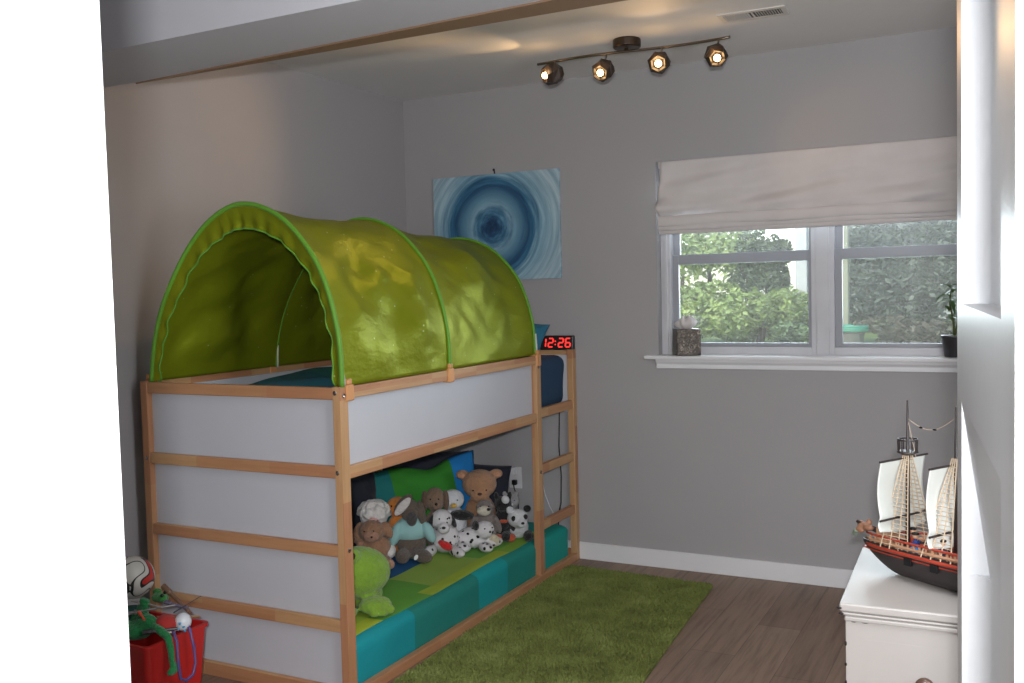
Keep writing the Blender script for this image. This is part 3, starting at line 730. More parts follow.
# big tan bear
TB = fur('tan', (172,130,98))
plush('bear_plush', 'large tan bear plush with round ears at the back of the toys', (.705,-.45,ZM), .52,
      [((0,.0,.11), (.085,.07,.11)), ((0,-.01,.275), (.092,.08,.078)), ((-.088,-.0,.325), (.036,.018,.026)), ((.090,-.0,.325), (.036,.018,.026)), ((0,-.07,.225), (.052,.035,.036))], TB,
      [('inner_ear', [((-.092,-.016,.322), (.022,.006,.014))], fur('ear_pink', (196,146,116))), ('inner_ear', [((.094,-.016,.322), (.022,.006,.014))], fur('ear_pink', (196,146,116))),
       ('nose', [((0,-.104,.24), (.012,.008,.008))], fur('nose_brown', (84,54,44)))]+eyes(.034,-.080,.255,.0045))
# badger
GY = fur('grey', (122,114,110))
plush('badger_plush', 'grey badger plush with cream muzzle and cream feet', (.810,-.585,ZM), .5,
      [((0,.01,.085), (.062,.052,.085)), ((0,-.01,.185), (.046,.045,.042)), ((-.062,-.02,.10), (.018,.02,.05), (0,.3,0)), ((.062,-.02,.10), (.018,.02,.05), (0,-.3,0)), ((-.035,-.05,.035), (.025,.05,.028)), ((.038,-.05,.035), (.025,.05,.028))], GY,
      [('muzzle', [((-.005,-.050,.178), (.036,.026,.026))], fur('cream', (204,198,180))), ('nose', [((.02,-.074,.19), (.010,.008,.008))], BK),
       ('foot', [((-.036,-.100,.036), (.031,.018,.033))], fur('cream_foot', (196,186,160))), ('foot', [((.040,-.100,.036), (.031,.018,.033))], fur('cream_foot', (196,186,160)))]+eyes(.02,-.052,.2,.004))
# black and white husky with orange feet
plush('husky_plush', 'black plush with white cheeks and orange feet beside the badger', (.860,-.480,ZM), .5,
      [((0,.01,.085), (.050,.045,.085)), ((0,-.005,.185), (.046,.042,.042)), ((-.035,.0,.228), (.013,.010,.024)), ((.035,0,.228), (.013,.010,.024)), ((-.05,-.03,.09), (.018,.02,.045)), ((.05,-.03,.09), (.018,.02,.045))], BK,
      [('cheek', [((.012,-.040,.215), (.020,.014,.022), (0,-.5,0))], WH), ('cheek', [((.034,-.042,.160), (.020,.014,.020))], WH), ('belly', [((-.002,-.050,.105), (.026,.012,.010))], fur('rust', (188,82,44))),
       ('foot', [((-.028,-.062,.022), (.022,.028,.022))], fur('rust', (188,82,44))), ('foot', [((.036,-.062,.022), (.024,.028,.022))], fur('rust', (188,82,44)))]+eyes(.018,-.046,.192,.004))
plush('raccoon_plush', 'fluffy grey and white plush behind the black husky toy', (.835,-.345,ZM), .5,
      [((0,.0,.09), (.065,.055,.09)), ((0,-.01,.215), (.058,.05,.050)), ((-.04,0,.262), (.016,.010,.02)), ((.04,0,.262), (.016,.010,.02))], fur('silver_grey', (150,150,152), scale=60),
      [('muzzle', [((-.01,-.055,.20), (.024,.02,.02))], WH), ('nose', [((-.01,-.076,.205), .006)], BK)]+eyes(.022,-.055,.228,.004), scale=.80)
# panda
plush('panda_plush', 'small black and white panda plush next to the bed post', (.930,-.455,ZM), .45,
      [((.0,.02,.06), (.055,.05,.06)), ((0,-.02,.115), (.055,.050,.048)), ((.022,-.062,.098), (.028,.026,.024))], WH,
      [('ear', [((-.045,0,.165), (.022,.012,.018))], BK), ('ear', [((.050,0,.160), (.020,.012,.018))], BK),
       ('eye_patch', [((-.018,-.060,.122), (.013,.009,.015))], BK), ('eye_patch', [((.042,-.052,.128), (.012,.009,.014))], BK), ('nose', [((.028,-.088,.104), (.009,.006,.007))], BK),
       ('paw', [((-.058,-.045,.028), (.030,.045,.027))], BK, .005), ('paw', [((.055,-.055,.030), (.028,.040,.030))], BK, .005), ('arm', [((-.06,-.015,.085), (.018,.02,.035), (0,.5,0))], BK, .005)])
# lime frog
LM = fur('lime', (118,154,46), scale=60)
plush('frog_plush', 'big lime green frog plush lying beside the near bed post', (.845,-1.705,ZM), .75,
      [((-.01,.02,.135), (.128,.10,.095)), ((-.035,-.045,.215), (.036,.034,.030)), ((-.11,.0,.215), (.036,.034,.030)), ((.045,-.07,.036), (.062,.055,.030), (0,0,.3)), ((.092,-.105,.026), (.020,.026,.016)), ((.066,-.118,.022), (.018,.026,.015)), ((.034,-.118,.024), (.020,.028,.016)), ((-.08,-.10,.030), (.06,.05,.026)), ((0,.04,.05), (.09,.06,.05))], LM,
      [('eye', [((-.032,-.076,.222), (.012,.008,.014))], M_EYE), ('eye', [((-.108,-.03,.222), (.012,.008,.014))], M_EYE)], voxel=.007, scale=1.12)

# ------------------------------------------------------------------ rugs
def rug_mat():
    q = NB('green_shag'); n = q.noise(q.coord(), 7, 4); n2 = q.noise(q.coord(), 160, 2)
    c = q.ramp(n.outputs[0], [(.3, s2l((104,112,56))), (.55, s2l((122,132,68))), (.75, s2l((138,148,84)))])
    q.col(q.mix(.6, c, q.ramp(n2.outputs[0], [(.3, (.6,.6,.55)), (.7, (1.2,1.2,1.1))]), 'MULTIPLY')); q.b.inputs['Roughness'].default_value = .95
    return q.m
M_RUG = rug_mat()  # olive green pile
def rug(corners, label, n=26000, seed=1):
    t = thing('shag_rug', label, 'rug', (0,0,0))
    a, b, c, d = [Vector((x, y, 0)) for x, y in corners]
    def P(u, v): return a.lerp(b, u).lerp(d.lerp(c, u), v)
    mb = MB(); nu, nv = 30, 40
    mb.add([P(0,0)+Vector((0,0,z)) for z in (.001,)]+[P(1,0)+Vector((0,0,.001)), P(1,1)+Vector((0,0,.001)), P(0,1)+Vector((0,0,.001)), P(0,0)+Vector((0,0,.010)), P(1,0)+Vector((0,0,.010)), P(1,1)+Vector((0,0,.010)), P(0,1)+Vector((0,0,.010))],
           [(3,2,1,0), (4,5,6,7), (0,1,5,4), (1,2,6,5), (2,3,7,6), (3,0,4,7)])
    mb.build('backing', M_RUG, t)
    r = random.Random(seed); vs = []; fs = []
    for i in range(n):
        p = P(r.random(), r.random()); an = r.uniform(0, 2*PI); h = r.uniform(.012, .020); wd = .0035
        ln = r.uniform(0, .014); la = r.uniform(0, 2*PI)+.0
        dx, dy = math.cos(an)*wd, math.sin(an)*wd
        k = len(vs)
        tip = Vector((p.x+math.cos(la)*ln, p.y+math.sin(la)*ln, .008+h))
        mid = p.lerp(tip, .55); 
        vs += [(p.x-dx, p.y-dy, .008), (p.x+dx, p.y+dy, .008), (mid.x+dx, mid.y+dy, mid.z+.004), (mid.x-dx, mid.y-dy, mid.z+.004), (tip.x, tip.y, tip.z)]
        fs += [(k, k+1, k+2, k+3), (k+3, k+2, k+4)]
    me = bpy.data.meshes.new('pile'); me.from_pydata(vs, [], fs); me.materials.append(M_RUG)
    o = bpy.data.objects.new('pile', me); COL.objects.link(o); o.parent = t; o['kind'] = 'stuff'
    return t
rug([(1.105,-.205), (1.895,-.245), (1.950,-1.10), (1.115,-1.14)], 'green shag rug by the ladder, the farther of two', 34000, 4)
rug([(1.112,-1.150), (1.952,-1.112), (2.02,-2.05), (1.13,-2.05)], 'green shag rug by the near bed end, the nearer of two', 34000, 5)

# ------------------------------------------------------------------ dresser
dr = thing('white_dresser', 'white painted wooden dresser with chipped edges and dark knobs', 'dresser', (2.855, -2.545, 0), rz=.035)
DW, DD, DT = 1.05, .53, .74
M_DR = mat('white_chipped_paint', (166,162,158), rough=.4, var=.02)
M_CHIP = mat('dark_chip', (34,28,26), rough=.8)
MB().box(.012, DW-.012, .014, DD-.01, .06, DT-.045).build('body', M_DR, dr, bevel=.002)
tp = MB().box(0, DW, .0, DD, DT-.020, DT).box(.004, DW-.004, .004, DD-.002, DT-.030, DT-.022).box(.010, DW-.010, .008, DD-.004, DT-.045, DT-.032)
tp.box(.012, DW-.012, .010, DD-.006, DT-.034, DT-.018)
tp.build('top', M_DR, dr, bevel=.006)
for k, (z0, z1) in enumerate(((.43, .655), (.20, .415), (.075, .185))):
    d_ = BX(.055, DW-.055, .0134, .020, z0, z1).build('drawer', M_DR, dr)
    for kx in (.185, DW-.185):
        kn = MB().lathe([(0,.0), (.010,.0), (.009,.012), (.020,.020), (.022,.030), (.015,.036), (0,.038)], seg=20)
        for i, v in enumerate(kn.v): kn.v[i] = (kx+v[0], .0125-v[2], (z0+z1)/2+.03+v[1])
        kn.build('knob', mat('dark_brown_knob', (82,62,52), rough=.3), d_, smooth=True)
for lx in (.022, DW-.072):
    for ly in (.018, DD-.06): BX(lx, lx+.05, ly, ly+.05, 0, .062).build('foot', M_DR, dr, bevel=.003)
ch = MB()
for (x, y, z, rx, rz) in ((.0125,.0145,.640,.003,.006), (.0125,.0145,.590,.003,.004), (.0125,.0145,.545,.003,.007), (.0,.0,.728,.006,.003), (.004,.004,.714,.006,.003), (.030,.0142,.6945,.006,.0016), (.055,.0142,.6945,.008,.0013), (.03,.0142,.44,.002,.002)):
    ch.ell((x, y, z), (rx, .0025, rz), 8, 6)
ch.build('paint_chips', M_CHIP, dr)

# ------------------------------------------------------------------ pirate ship (axis: local +x = toward its stern, at the right)
SH = thing('toy_pirate_ship', 'black and red toy sailing ship with cream sails on the dresser', 'toy ship', (2.866, -2.195, DT+.002), rot=(0, 0, -.52))
M_HULL = plastic('hull_black', (48,42,42), .45)
M_RED = plastic('deck_red', (170,62,44), .5)
M_DECK = plastic('deck_tan', (178,136,106), .6)
M_SAIL = cloth('sail', (198,202,196))
M_SHR = plastic('shroud_cream', (196,176,150), .5)
SL = .58
def hullsec(t):
    # half-width, deck z, keel z along the ship (t 0 bow .. 1 stern)
    w = .078*min(1, (t/.42))**.62*(1-.18*max(0, t-.65)/.35)
    zd = .070+.014*min(1, t/.4)+.03*max(0, t-.55)**1.2
    zk = .0+.060*max(0, (1-t/.22))**1.6
    return w, zd, zk
hb = MB(); N = 36; K = 8; vs = []
for i in range(N+1):
    t = i/N; w_, zd, zk = hullsec(max(t, .002))
    for s_ in range(-K, K+1):
        a = s_/K; 
        y = math.copysign(w_*abs(a)**.55 if a else 0, a)*(1.0 if abs(a) < 1 else 1)
        z = zk+(zd-zk)*abs(a)**2.2
        vs.append(Vector((t*SL, y, z)))
fs = []; S = 2*K+1
for i in range(N):
    for j in range(S-1): fs.append((i*S+j, (i+1)*S+j, (i+1)*S+j+1, i*S+j+1))
fs.append(tuple(N*S+j for j in range(S))); fs.append(tuple(reversed([j for j in range(S)])))
hb.add(vs, fs); hb.build('hull', M_HULL, SH, smooth=True, solid=.003)
# bulwark strips and deck
dk = MB()
for i in range(N):
    t0, t1 = i/N, (i+1)/N
    w0, d0, _ = hullsec(max(t0, .01)); w1, d1, _ = hullsec(t1)
    dk.add([(t0*SL,-w0*.96,d0-.022), (t0*SL,w0*.96,d0-.022), (t1*SL,w1*.96,d1-.022), (t1*SL,-w1*.96,d1-.022)], [(0,1,2,3)])
dk.build('deck', M_RED, SH, solid=.003)
for nm, off, rr_, mt, hh in (('rail', .006, .0042, M_DECK, 0), ('red_strake', -.010, .0052, M_RED, 0), ('rail', .020, .0030, M_RED, 0)):
    for sy in (-1, 1):
        MB().tube([(i/30*SL, sy*(hullsec(max(i/30, .01))[0]+.0005), hullsec(max(i/30, .01))[1]+off) for i in range(1, 31)], rr_, 6).build(nm, mt, SH, smooth=True)
for sy in (-1, 1):
    pb = MB()
    for i in range(2, 30):
        t = i/30; w0, d0, _ = hullsec(t); pb.box(t*SL-.002, t*SL+.002, sy*w0-.002, sy*w0+.002, d0, d0+.020)
    pb.build('bulwark_posts', M_DECK, SH)
for t in (.30, .44, .58, .72):
    w0, d0, _ = hullsec(t); BX(t*SL-.010, t*SL+.010, -w0-.004, -w0+.006, d0-.036, d0-.016).build('gun_port', M_BLACK, SH, bevel=.001)
# figurehead cluster and bowsprit
MB().tube([(.05,0,.095), (-.010,0,.105), (-.024,0,.110)], [.008,.006,.004], 8).build('bowsprit', M_HULL, SH)
fg = MB().ell((.0,0,.100), (.020,.012,.011)).ell((-.014,.004,.102), (.011,.009,.012)).ell((-.006,-.010,.092), (.014,.008,.009)).ell((.02,-.01,.102), (.016,.01,.009)).ell((.008,.008,.110), (.008,.007,.011))
fg.build('figurehead', plastic('figurehead_brown', (150,108,84), .5), SH, remesh=.003)
MB().ell((-.018,-.012,.086), (.010,.006,.006)).ell((-.026,-.006,.078), (.008,.006,.009)).build('bow_charm', plastic('grey_green', (120,136,120)), SH, remesh=.003)
# cabin blocks
MB().box(.050, .085, -.022, .022, .050, .112).build('fore_cabin', M_DECK, SH, bevel=.004)
MB().box(.205, .240, -.030, .004, .052, .105).build('cargo_box', M_DECK, SH, bevel=.006)
MB().box(.44, .575, -.050, .050, .055, .155).build('stern_cabin', M_RED, SH, bevel=.005)
hat = MB().ell((.182,-.045,.078), (.018,.014,.012)); hat.build('blue_barrel_top', plastic('bright_blue', (24,120,190)), SH, smooth=True)
# crew
for (cx_, cy_, c_) in ((.165,-.02,(40,60,120)), (.245,-.030,(30,40,60)), (.13,.02,(150,60,44))):
    m_ = plastic('crew_%d' % int(cx_*1000), c_)
    pf = thing('toy_figure', {.165:'small blue toy figure on the ship deck by the front mast', .245:'small dark toy figure on the ship deck between the masts', .13:'small red toy figure on the ship deck behind the bow'}[cx_], 'toy figure', (0,0,0), 0, 'toy crew on the ship')
    pf.matrix_world = Matrix.Translation(SH.location) @ Matrix.Rotation(-.52, 4, 'Z') @ Matrix.Translation((cx_, cy_, .056))
    blobs([((0,-.005,.012), (.006,.006,.013)), ((0,.005,.012), (.006,.006,.013)), ((0,0,.032), (.009,.011,.013)), ((0,-.013,.032), (.004,.005,.012)), ((0,.013,.032), (.004,.005,.012)), ((0,0,.05), (.005,.005,.006))]).build('body', m_, pf, remesh=.0025)
    MB().ell((0,0,.054), .0075).build('head', plastic('figure_skin', (206,160,130)), pf, smooth=True)
    MB().ell((0,0,.060), (.010,.010,.004)).build('hat', M_BLACK, pf, smooth=True)
def mast(x, top, sail_w, sz0, sz1, nest):
    MB().tube([(x,0,.085), (x,0,top*.62), (x,0,top)], [.0062,.0050,.0022], 10).build('mast', M_HULL, SH, smooth=True)
    for z in (sz1, sz0):
        MB().tube([(x-.010,-sail_w*.52,z), (x-.010,sail_w*.52,z)], .0030, 8).build('yard', M_HULL, SH)
    def sf(u, v):
        a = 2*u-1; zz = sz1+(sz0-.040-sz1)*v
        ww = sail_w*.49*(1+.05*v)
        return Vector((x-.012-.014*math.sin(PI*min(v/.78, 1))*(1-.35*a*a)-.006*math.sin(PI*max(0, v-.78)/.22), a*ww, zz-.006*a*a*v+.018*v*v*abs(a)**1.5))
    MB().grid(sf, 24, 30).build('sail', M_SAIL, SH, smooth=True, solid=.0012)
    # shroud ladders each side
    for sy in (-1, 1):
        w0, d0, _ = hullsec(x/SL); L = MB()
        tops = Vector((x, sy*.006, sz1+.018))
        feet = [Vector((x-.040+.026*k, sy*(w0+.004), d0-.004)) for k in range(4)]
        for f_ in feet: L.tube([f_, tops+Vector((.004*(feet.index(f_)-1.5), 0, 0))], .0015, 5)
        for j in range(1, 22):
            g = j/23; a = feet[0].lerp(tops+Vector((-.006,0,0)), g); b = feet[3].lerp(tops+Vector((.006,0,0)), g)
            L.tube([a, b], .0011, 4)
        L.build('shroud_ladder', M_SHR, SH)
    if nest:
        nz = sz1+.010
        nm = MB().lathe([(0,0), (.014,0), (.026,.006), (.024,.010), (0,.010)], (x,0,nz), 20)
        nm.lathe([(.0225,.036), (.0245,.036), (.0245,.041), (.0225,.041), (.0225,.036)], (x,0,nz), 20)
        for k in range(12):
            a = k*PI/6; nm.tube([(x+.0225*math.cos(a), .0225*math.sin(a), nz+.008), (x+.0235*math.cos(a), .0235*math.sin(a), nz+.038)], .0016, 5)
        nm.build('crow_nest', M_HULL, SH)
mast(.130, .446, .185, .150, .298, True)
mast(.262, .440, .175, .135, .298, False)
rg = MB()
def catl(a, b, s): return [Vector(a).lerp(Vector(b), i/14)-Vector((0,0,s*math.sin(PI*i/14))) for i in range(15)]
rg.tube(catl((.130,0,.400), (.262,0,.415), .030), .0006, 4); rg.tube([(.130,0,.400), (.155,0,.30)], .0006, 4)
rg.build('rigging', M_SHR, SH)
for i in (4, 8):
    p_ = catl((.130,0,.400), (.262,0,.415), .030)[i]; MB().ell(p_, (.006,.0025,.0025), 8, 6).build('rigging_bead', M_BLACK, SH)

# ------------------------------------------------------------------ window sill things
tbm = NB('sequin_mosaic'); vo = tbm.n('ShaderNodeTexVoronoi'); vo.inputs['Scale'].default_value = 150; tbm.l(tbm.coord(), vo.inputs['Vector'])
tbm.col(tbm.ramp(vo.outputs['Color'], [(0, s2l((52,46,42))), (.5, s2l((84,76,68))), (.8, s2l((112,104,94))), (1, s2l((160,152,140)))])); tbm.b.inputs['Roughness'].default_value = .4; tbm.b.inputs['Metallic'].default_value = .3
tbm.bump(vo.outputs['Distance'], .6, .002)
tis = thing('tissue_box', 'square brown speckled mosaic tissue box cover with a white tissue', 'tissue box', (1.700, .018, 1.1315), rz=.50, scale=1.07)
MB().box(-.058,.058,-.058,.058,0,.127).build('cover', tbm.m, tis, bevel=.004)
def tisf(u, v):
    a = u*2*PI; r = .010+.034*math.sin(PI*min(1, v*.9))*(1+.3*math.sin(3*a)+.2*math.sin(5*a+1)); 
    return Vector((r*math.cos(a), r*.8*math.sin(a), .120+.062*v+.010*math.sin(4*a)*v))
MB().grid(tisf, 40, 12).build('tissue', mat('tissue_paper', (212,206,206), rough=.9), tis, smooth=True, solid=.001)
tag(MB().ell((1.765,-.010,1.1385), (.011,.006,.007)).ell((1.778,-.010,1.138), (.005,.005,.0055)).build('small_figurine', M_BLACK, smooth=True), 'tiny black trinket on the sill beside the tissue box', 'trinket')
pot = thing('potted_plant', 'leafy green potted plant at the right end of the window sill', 'plant', (2.968, .030, 1.1315))
MB().lathe([(0,0), (.042,0), (.055,.085), (.059,.09), (.059,.10), (.052,.10), (.050,.088), (0,.086)]).build('pot', plastic('dark_pot', (52,50,54)), pot, smooth=False)
M_LEAF = mat('plant_leaf', (62,92,44), rough=.45, var=.25, vscale=20)
M_STEM = mat('plant_stem', (88,96,52), rough=.6)
MB().tube([(0,0,.085), (-.004,0,.17), (-.02,-.004,.25), (-.012,0,.31)], [.006,.005,.004,.003], 8).tube([(0,.005,.085), (.02,.01,.2), (.03,.01,.28)], [.005,.004,.003], 8).build('stem', M_STEM, pot, smooth=True)
def leaf(mb, base, dirv, L, wd, droop):
    d = Vector(dirv).normalized(); side = d.cross(Vector((0,0,1))).normalized()
    vs = []; n = 7
    for i in range(n+1):
        t = i/n; c = Vector(base)+d*L*t-Vector((0,0,droop*t*t)); ww = wd*math.sin(PI*min(1, t*.95+.03))**.8
        vs += [c-side*ww+Vector((0,0,.25*ww)), c, c+side*ww+Vector((0,0,.25*ww))]
    fs = []
    for i in range(n): fs += [(3*i, 3*i+1, 3*i+4, 3*i+3), (3*i+1, 3*i+2, 3*i+5, 3*i+4)]
    mb.add(vs, fs)
lr = random.Random(11)
for k in range(24):
    b0 = Vector((-.02,-.004,.25)) if k % 2 else Vector((.022,.006,.25)); b0 = b0+Vector((lr.uniform(-.01,.01), 0, lr.uniform(-.07,.07)))
    a = lr.uniform(0, 2*PI); q = MB(); leaf(q, b0, (math.cos(a), .45*math.sin(a)-.25, lr.uniform(-.1,.8)), lr.uniform(.06,.10), lr.uniform(.010,.015), lr.uniform(.03,.08))
    q.build('leaf', M_LEAF, pot, smooth=True, solid=.0008)

# ------------------------------------------------------------------ toy tub
tbx = thing('red_toy_tub', 'red plastic tub full of toys at the end of the bed', 'tub', (.455, -2.455, 0))
M_TUB = plastic('tub_red', (176,30,28), .4)
def rr_loop(hx, hy, r, z, n=5):
    o = []
    for cx_, cy_, a0 in ((hx-r, hy-r, 0), (-hx+r, hy-r, PI/2), (-hx+r, -hy+r, PI), (hx-r, -hy+r, 1.5*PI)):
        for k in range(n+1):
            a = a0+k*PI/2/n; o.append((cx_+r*math.cos(a), cy_+r*math.sin(a), z))
    return o
def loft(loops):
    mb = MB(); n = len(loops[0]); vs = [p for l in loops for p in l]; fs = []
    for i in range(len(loops)-1):
        for k in range(n): fs.append((i*n+k, i*n+(k+1) % n, (i+1)*n+(k+1) % n, (i+1)*n+k))
    fs.append(tuple(range(n))); fs.append(tuple((len(loops)-1)*n+k for k in range(n)))
    return mb.add(vs, fs)
TH = .315
loft([rr_loop(.135,.118,.02,.0), rr_loop(.16,.140,.02,TH-.01), rr_loop(.160,.140,.02,TH-.012), rr_loop(.168,.148,.024,TH-.012), rr_loop(.168,.148,.024,TH), rr_loop(.155,.135,.018,TH), rr_loop(.131,.114,.018,.006)]).build('bin', M_TUB, tbx)
# ball
bm_ = NB('ball_panels'); tc = bm_.n('ShaderNodeTexCoord'); wv = bm_.n('ShaderNodeTexNoise'); wv.inputs['Scale'].default_value = 13; wv.inputs['Detail'].default_value = 0
bm_.l(tc.outputs['Object'], wv.inputs['Vector'])
bm_.col(bm_.ramp(wv.outputs[0], [(0, s2l((198,198,190))), (.44, s2l((24,26,26))), (.475, s2l((198,196,188))), (.60, s2l((28,28,28))), (.63, s2l((186,44,36)))], 'CONSTANT')); bm_.b.inputs['Roughness'].default_value = .4
ball = MB().ell((0,0,0), .077, 32, 20).build('soccer_ball', bm_.m, smooth=True, loc=(.338,-2.400,.470)); ball.rotation_euler = (.4,.2,1.0)
tag(ball, 'white soccer ball with red and black swirls on top of the toy tub', 'ball')
TG = 'toys in the red tub'
G = fur('emerald', (20,120,62)); GD = mat('dark_teal_plush', (22,74,66), rough=.95, var=.1, bs=.8, bscale=100, bdist=.01)
fr_ = thing('green_lizard_plush', 'emerald green long legged plush with a leg hanging over the tub rim', 'stuffed toy', (.470,-2.450,-.018), 0, TG)
gb = MB(); gb.ell((-.02,-.075,.352), (.105,.055,.035)).ell((.05,-.06,.38), (.045,.035,.030))
gb.tube([(.02,-.03,.44), (.03,-.05,.40), (.07,-.06,.375), (.12,-.065,.365), (.165,-.068,.345), (.178,-.070,.30), (.182,-.072,.265), (.184,-.070,.240)], [.017,.016,.016,.016,.014,.012,.011,.010], 10)
gb.tube([(-.02,-.07,.37), (.0,-.04,.40), (.02,-.03,.45)], .018, 10)
gb.ell((.186,-.076,.232), (.012,.024,.013)).ell((.187,-.060,.246), (.008,.008,.013))
gb.build('body', G, fr_, remesh=.005)
blobs([((-.07,-.06,.375), (.07,.06,.045)), ((-.10,.0,.36), (.05,.07,.04))]).build('mane', GD, fr_, remesh=.007)
rp = thing('green_frog_toy', 'small green frog toy lying at the back of the tub pile', 'toy', (.470,-2.450,-.018), 0, TG)
blobs([((.02,.035,.435), (.036,.026,.017)), ((.045,.02,.442), (.018,.016,.015)), ((-.01,.05,.45), (.02,.014,.012))]).build('body', fur('mid_green', (40,124,48)), rp, remesh=.004)
MB().ell((.06,.008,.456), .006).ell((.045,.035,.458), .006).build('eyes', M_EYE, rp, smooth=True)
sn = thing('white_head_toy', 'small white ball headed toy with blue dots over the tub rim', 'toy', (.470,-2.450,-.018), 0, TG)
MB().ell((.150,.015,.372), (.029,.029,.031), 20, 14).build('head', plastic('toy_white', (206,212,218)), sn, smooth=True)
d_ = MB()
for (a, b, c) in ((.163,-.012,.375), (.170,-.002,.362), (.160,-.018,.356), (.171,.012,.372), (.166,.006,.345)): d_.ell((a, b, c), .005, 8, 6)
d_.build('dots', plastic('dot_blue', (70,150,190)), sn)
tag(MB().tube([(.475+.155,-2.455+.03,.345), (.475+.180,-2.455+.015,.335), (.475+.186,-2.455+.025,.27), (.475+.188,-2.455+.028,.21), (.475+.190,-2.455+.012,.175), (.475+.190,-2.455-.02,.165), (.475+.190,-2.455-.045,.18), (.475+.190,-2.455-.052,.24), (.475+.186,-2.455-.050,.31), (.475+.165,-2.455-.045,.345)], .0055, 8).build('skipping_rope', None or NB('rope').m, smooth=True), 'blue and pink braided rope looping down the side of the tub', 'rope', TG)
rp_ = bpy.data.objects['skipping_rope'].data; rq = NB('braided_rope'); wv = rq.n('ShaderNodeTexWave'); wv.inputs['Scale'].default_value = 60; rq.l(rq.coord(), wv.inputs['Vector'])
rq.col(rq.ramp(wv.outputs['Fac'], [(.3, s2l((52,72,138))), (.6, s2l((120,72,110)))])); rp_.materials[0] = rq.m
cp = thing('baseball_cap', 'red cap with a white edge among the toys in the tub', 'cap', (.475+.105,-2.455-.020,.350), 0, TG, rot=(.1,.42,.4), scale=.85)
MB().lathe([(.045,-.004), (.044,.010), (.036,.026), (.02,.036), (0,.038)], seg=24).build('crown', cloth('cap_red', (168,44,38)), cp, smooth=True, solid=.002)
MB().tube([(.046*math.cos(a), .046*math.sin(a), -.004) for a in [2*PI*k/28 for k in range(28)]], .004, 6, closed=True).build('edge', cloth('cap_white', (210,208,205)), cp, smooth=True)
vr = random.Random(5)
bits = [('toy_sword','grey plastic toy sword across the tub pile',(130,128,126),((-.02,-.10,.395),(.10,.03,.405),.006)), ('toy_sword','pale grey toy sword pointing left over the tub pile',(150,146,142),((-.04,-.04,.425),(.09,-.02,.41),.005)),
        ('toy_baton','brown toy stick at the back of the tub pile',(112,84,66),((.0,.07,.45),(.14,.06,.372),.011)), ('drumstick','tan stick leaning out of the tub',(150,112,74),((.04,.0,.36),(.175,.07,.362),.007)),
        ('toy_arrow','thin dark stick poking up from the tub',(52,50,60),((.10,.02,.38),(.17,.085,.43),.0025)), ('toy_baton','orange toy rod in front of the green plush',(190,70,44),((.045,-.085,.41),(.075,-.07,.36),.006)),
        ('toy_wand','violet grey toy wand among the sticks in the tub',(98,92,112),((.05,.03,.41),(.13,.055,.39),.008)), ('toy_baton','dark toy bar lying under the red cap',(46,44,46),((.08,-.10,.345),(.16,-.02,.345),.010))]
for nm, lb, c_, (a, b, r_) in bits:
    o_ = Vector((.475,-2.455,0)); A, B_ = Vector(a)+o_, Vector(b)+o_
    mb = MB().tube([A, A.lerp(B_, .25), A.lerp(B_, .28), B_], [r_, r_, r_*.7, r_*.55], 8)
    if 'sword' in nm: mb.tube([A.lerp(B_, .25)+Vector((-.014,.012,0)), A.lerp(B_, .25)+Vector((.014,-.012,0))], r_*.8, 6)
    tag(mb.build(nm, plastic('toy_%d_%d' % (c_[0], c_[1]), c_), smooth=False), lb, 'toy', TG)

# ------------------------------------------------------------------ garden outside the window
GZ = 1.0
lawn = MB().box(-6, 9, .16, 14, GZ-.5, GZ)
gm = NB('lawn_grass'); n = gm.noise(gm.coord(), 3, 5); gm.col(gm.ramp(n.outputs[0], [(.35, s2l((70,92,40))), (.65, s2l((120,140,66)))])); gm.b.inputs['Roughness'].default_value = .95
struct('lawn', MB().box(-6, 9, .16, 14, GZ-.5, GZ), gm.m, label='shaded lawn outside the window')
def foliage(name, label, c, r, n, size, cols, seed, cat='shrub', conifer=False, trunk=True, rough=.7):
    rnd = random.Random(seed); t = thing(name, label, cat, (c[0], c[1], GZ))
    q = NB(name+'_leaves'); nn = q.noise(q.coord(), 6, 3); q.col(q.ramp(nn.outputs[0], [(.3, s2l(cols[0])), (.5, s2l(cols[1])), (.72, s2l(cols[2]))])); q.b.inputs['Roughness'].default_value = rough
    vs = []; fs = []
    lob = [(Vector((rnd.uniform(-.6,.6)*r[0], rnd.uniform(-.6,.6)*r[1], rnd.uniform(-.55,.6)*r[2])), rnd.uniform(.3,.55)) for _ in range(12)]
    for i in range(n):
        if conifer:
            h = rnd.random(); k = (1-h)**.8; a = rnd.uniform(0, 2*PI); rad = rnd.uniform(.5, 1)*k
            p = Vector((math.cos(a)*rad*r[0], math.sin(a)*rad*r[1], (h*2-1)*r[2]))
        else:
            o, s_ = rnd.choice(lob); d = Vector((rnd.gauss(0,1), rnd.gauss(0,1), rnd.gauss(0,1))).normalized()*rnd.uniform(.7,1.05)*s_
            p = o+Vector((d.x*r[0], d.y*r[1], d.z*r[2]))
        p.z += c[2]-GZ
        if p.z < .0: p.z = abs(p.z)
        e = Euler((rnd.uniform(-1,1), rnd.uniform(-1,1), rnd.uniform(0, 2*PI))).to_matrix(); s2 = size*rnd.uniform(.6,1.3); k = len(vs)
        for a, b in ((0,-1), (.45,0), (0,1), (-.45,0)): vs.append(p+e @ Vector((a*s2, b*s2, abs(a)*s2*.3)))
        fs.append((k, k+1, k+2, k+3))
    me = bpy.data.meshes.new('foliage'); me.from_pydata([tuple(v) for v in vs], [], fs); me.materials.append(q.m)
    o = bpy.data.objects.new('foliage', me); COL.objects.link(o); o.parent = t
    if trunk:
        MB().tube([(0,0,0), (.03,0,(c[2]-GZ)*.6), (-.02,.02,c[2]-GZ+r[2]*.5)], [.035,.028,.012], 8).build('trunk', mat('bark', (84,72,58), rough=.9), t)
    return t
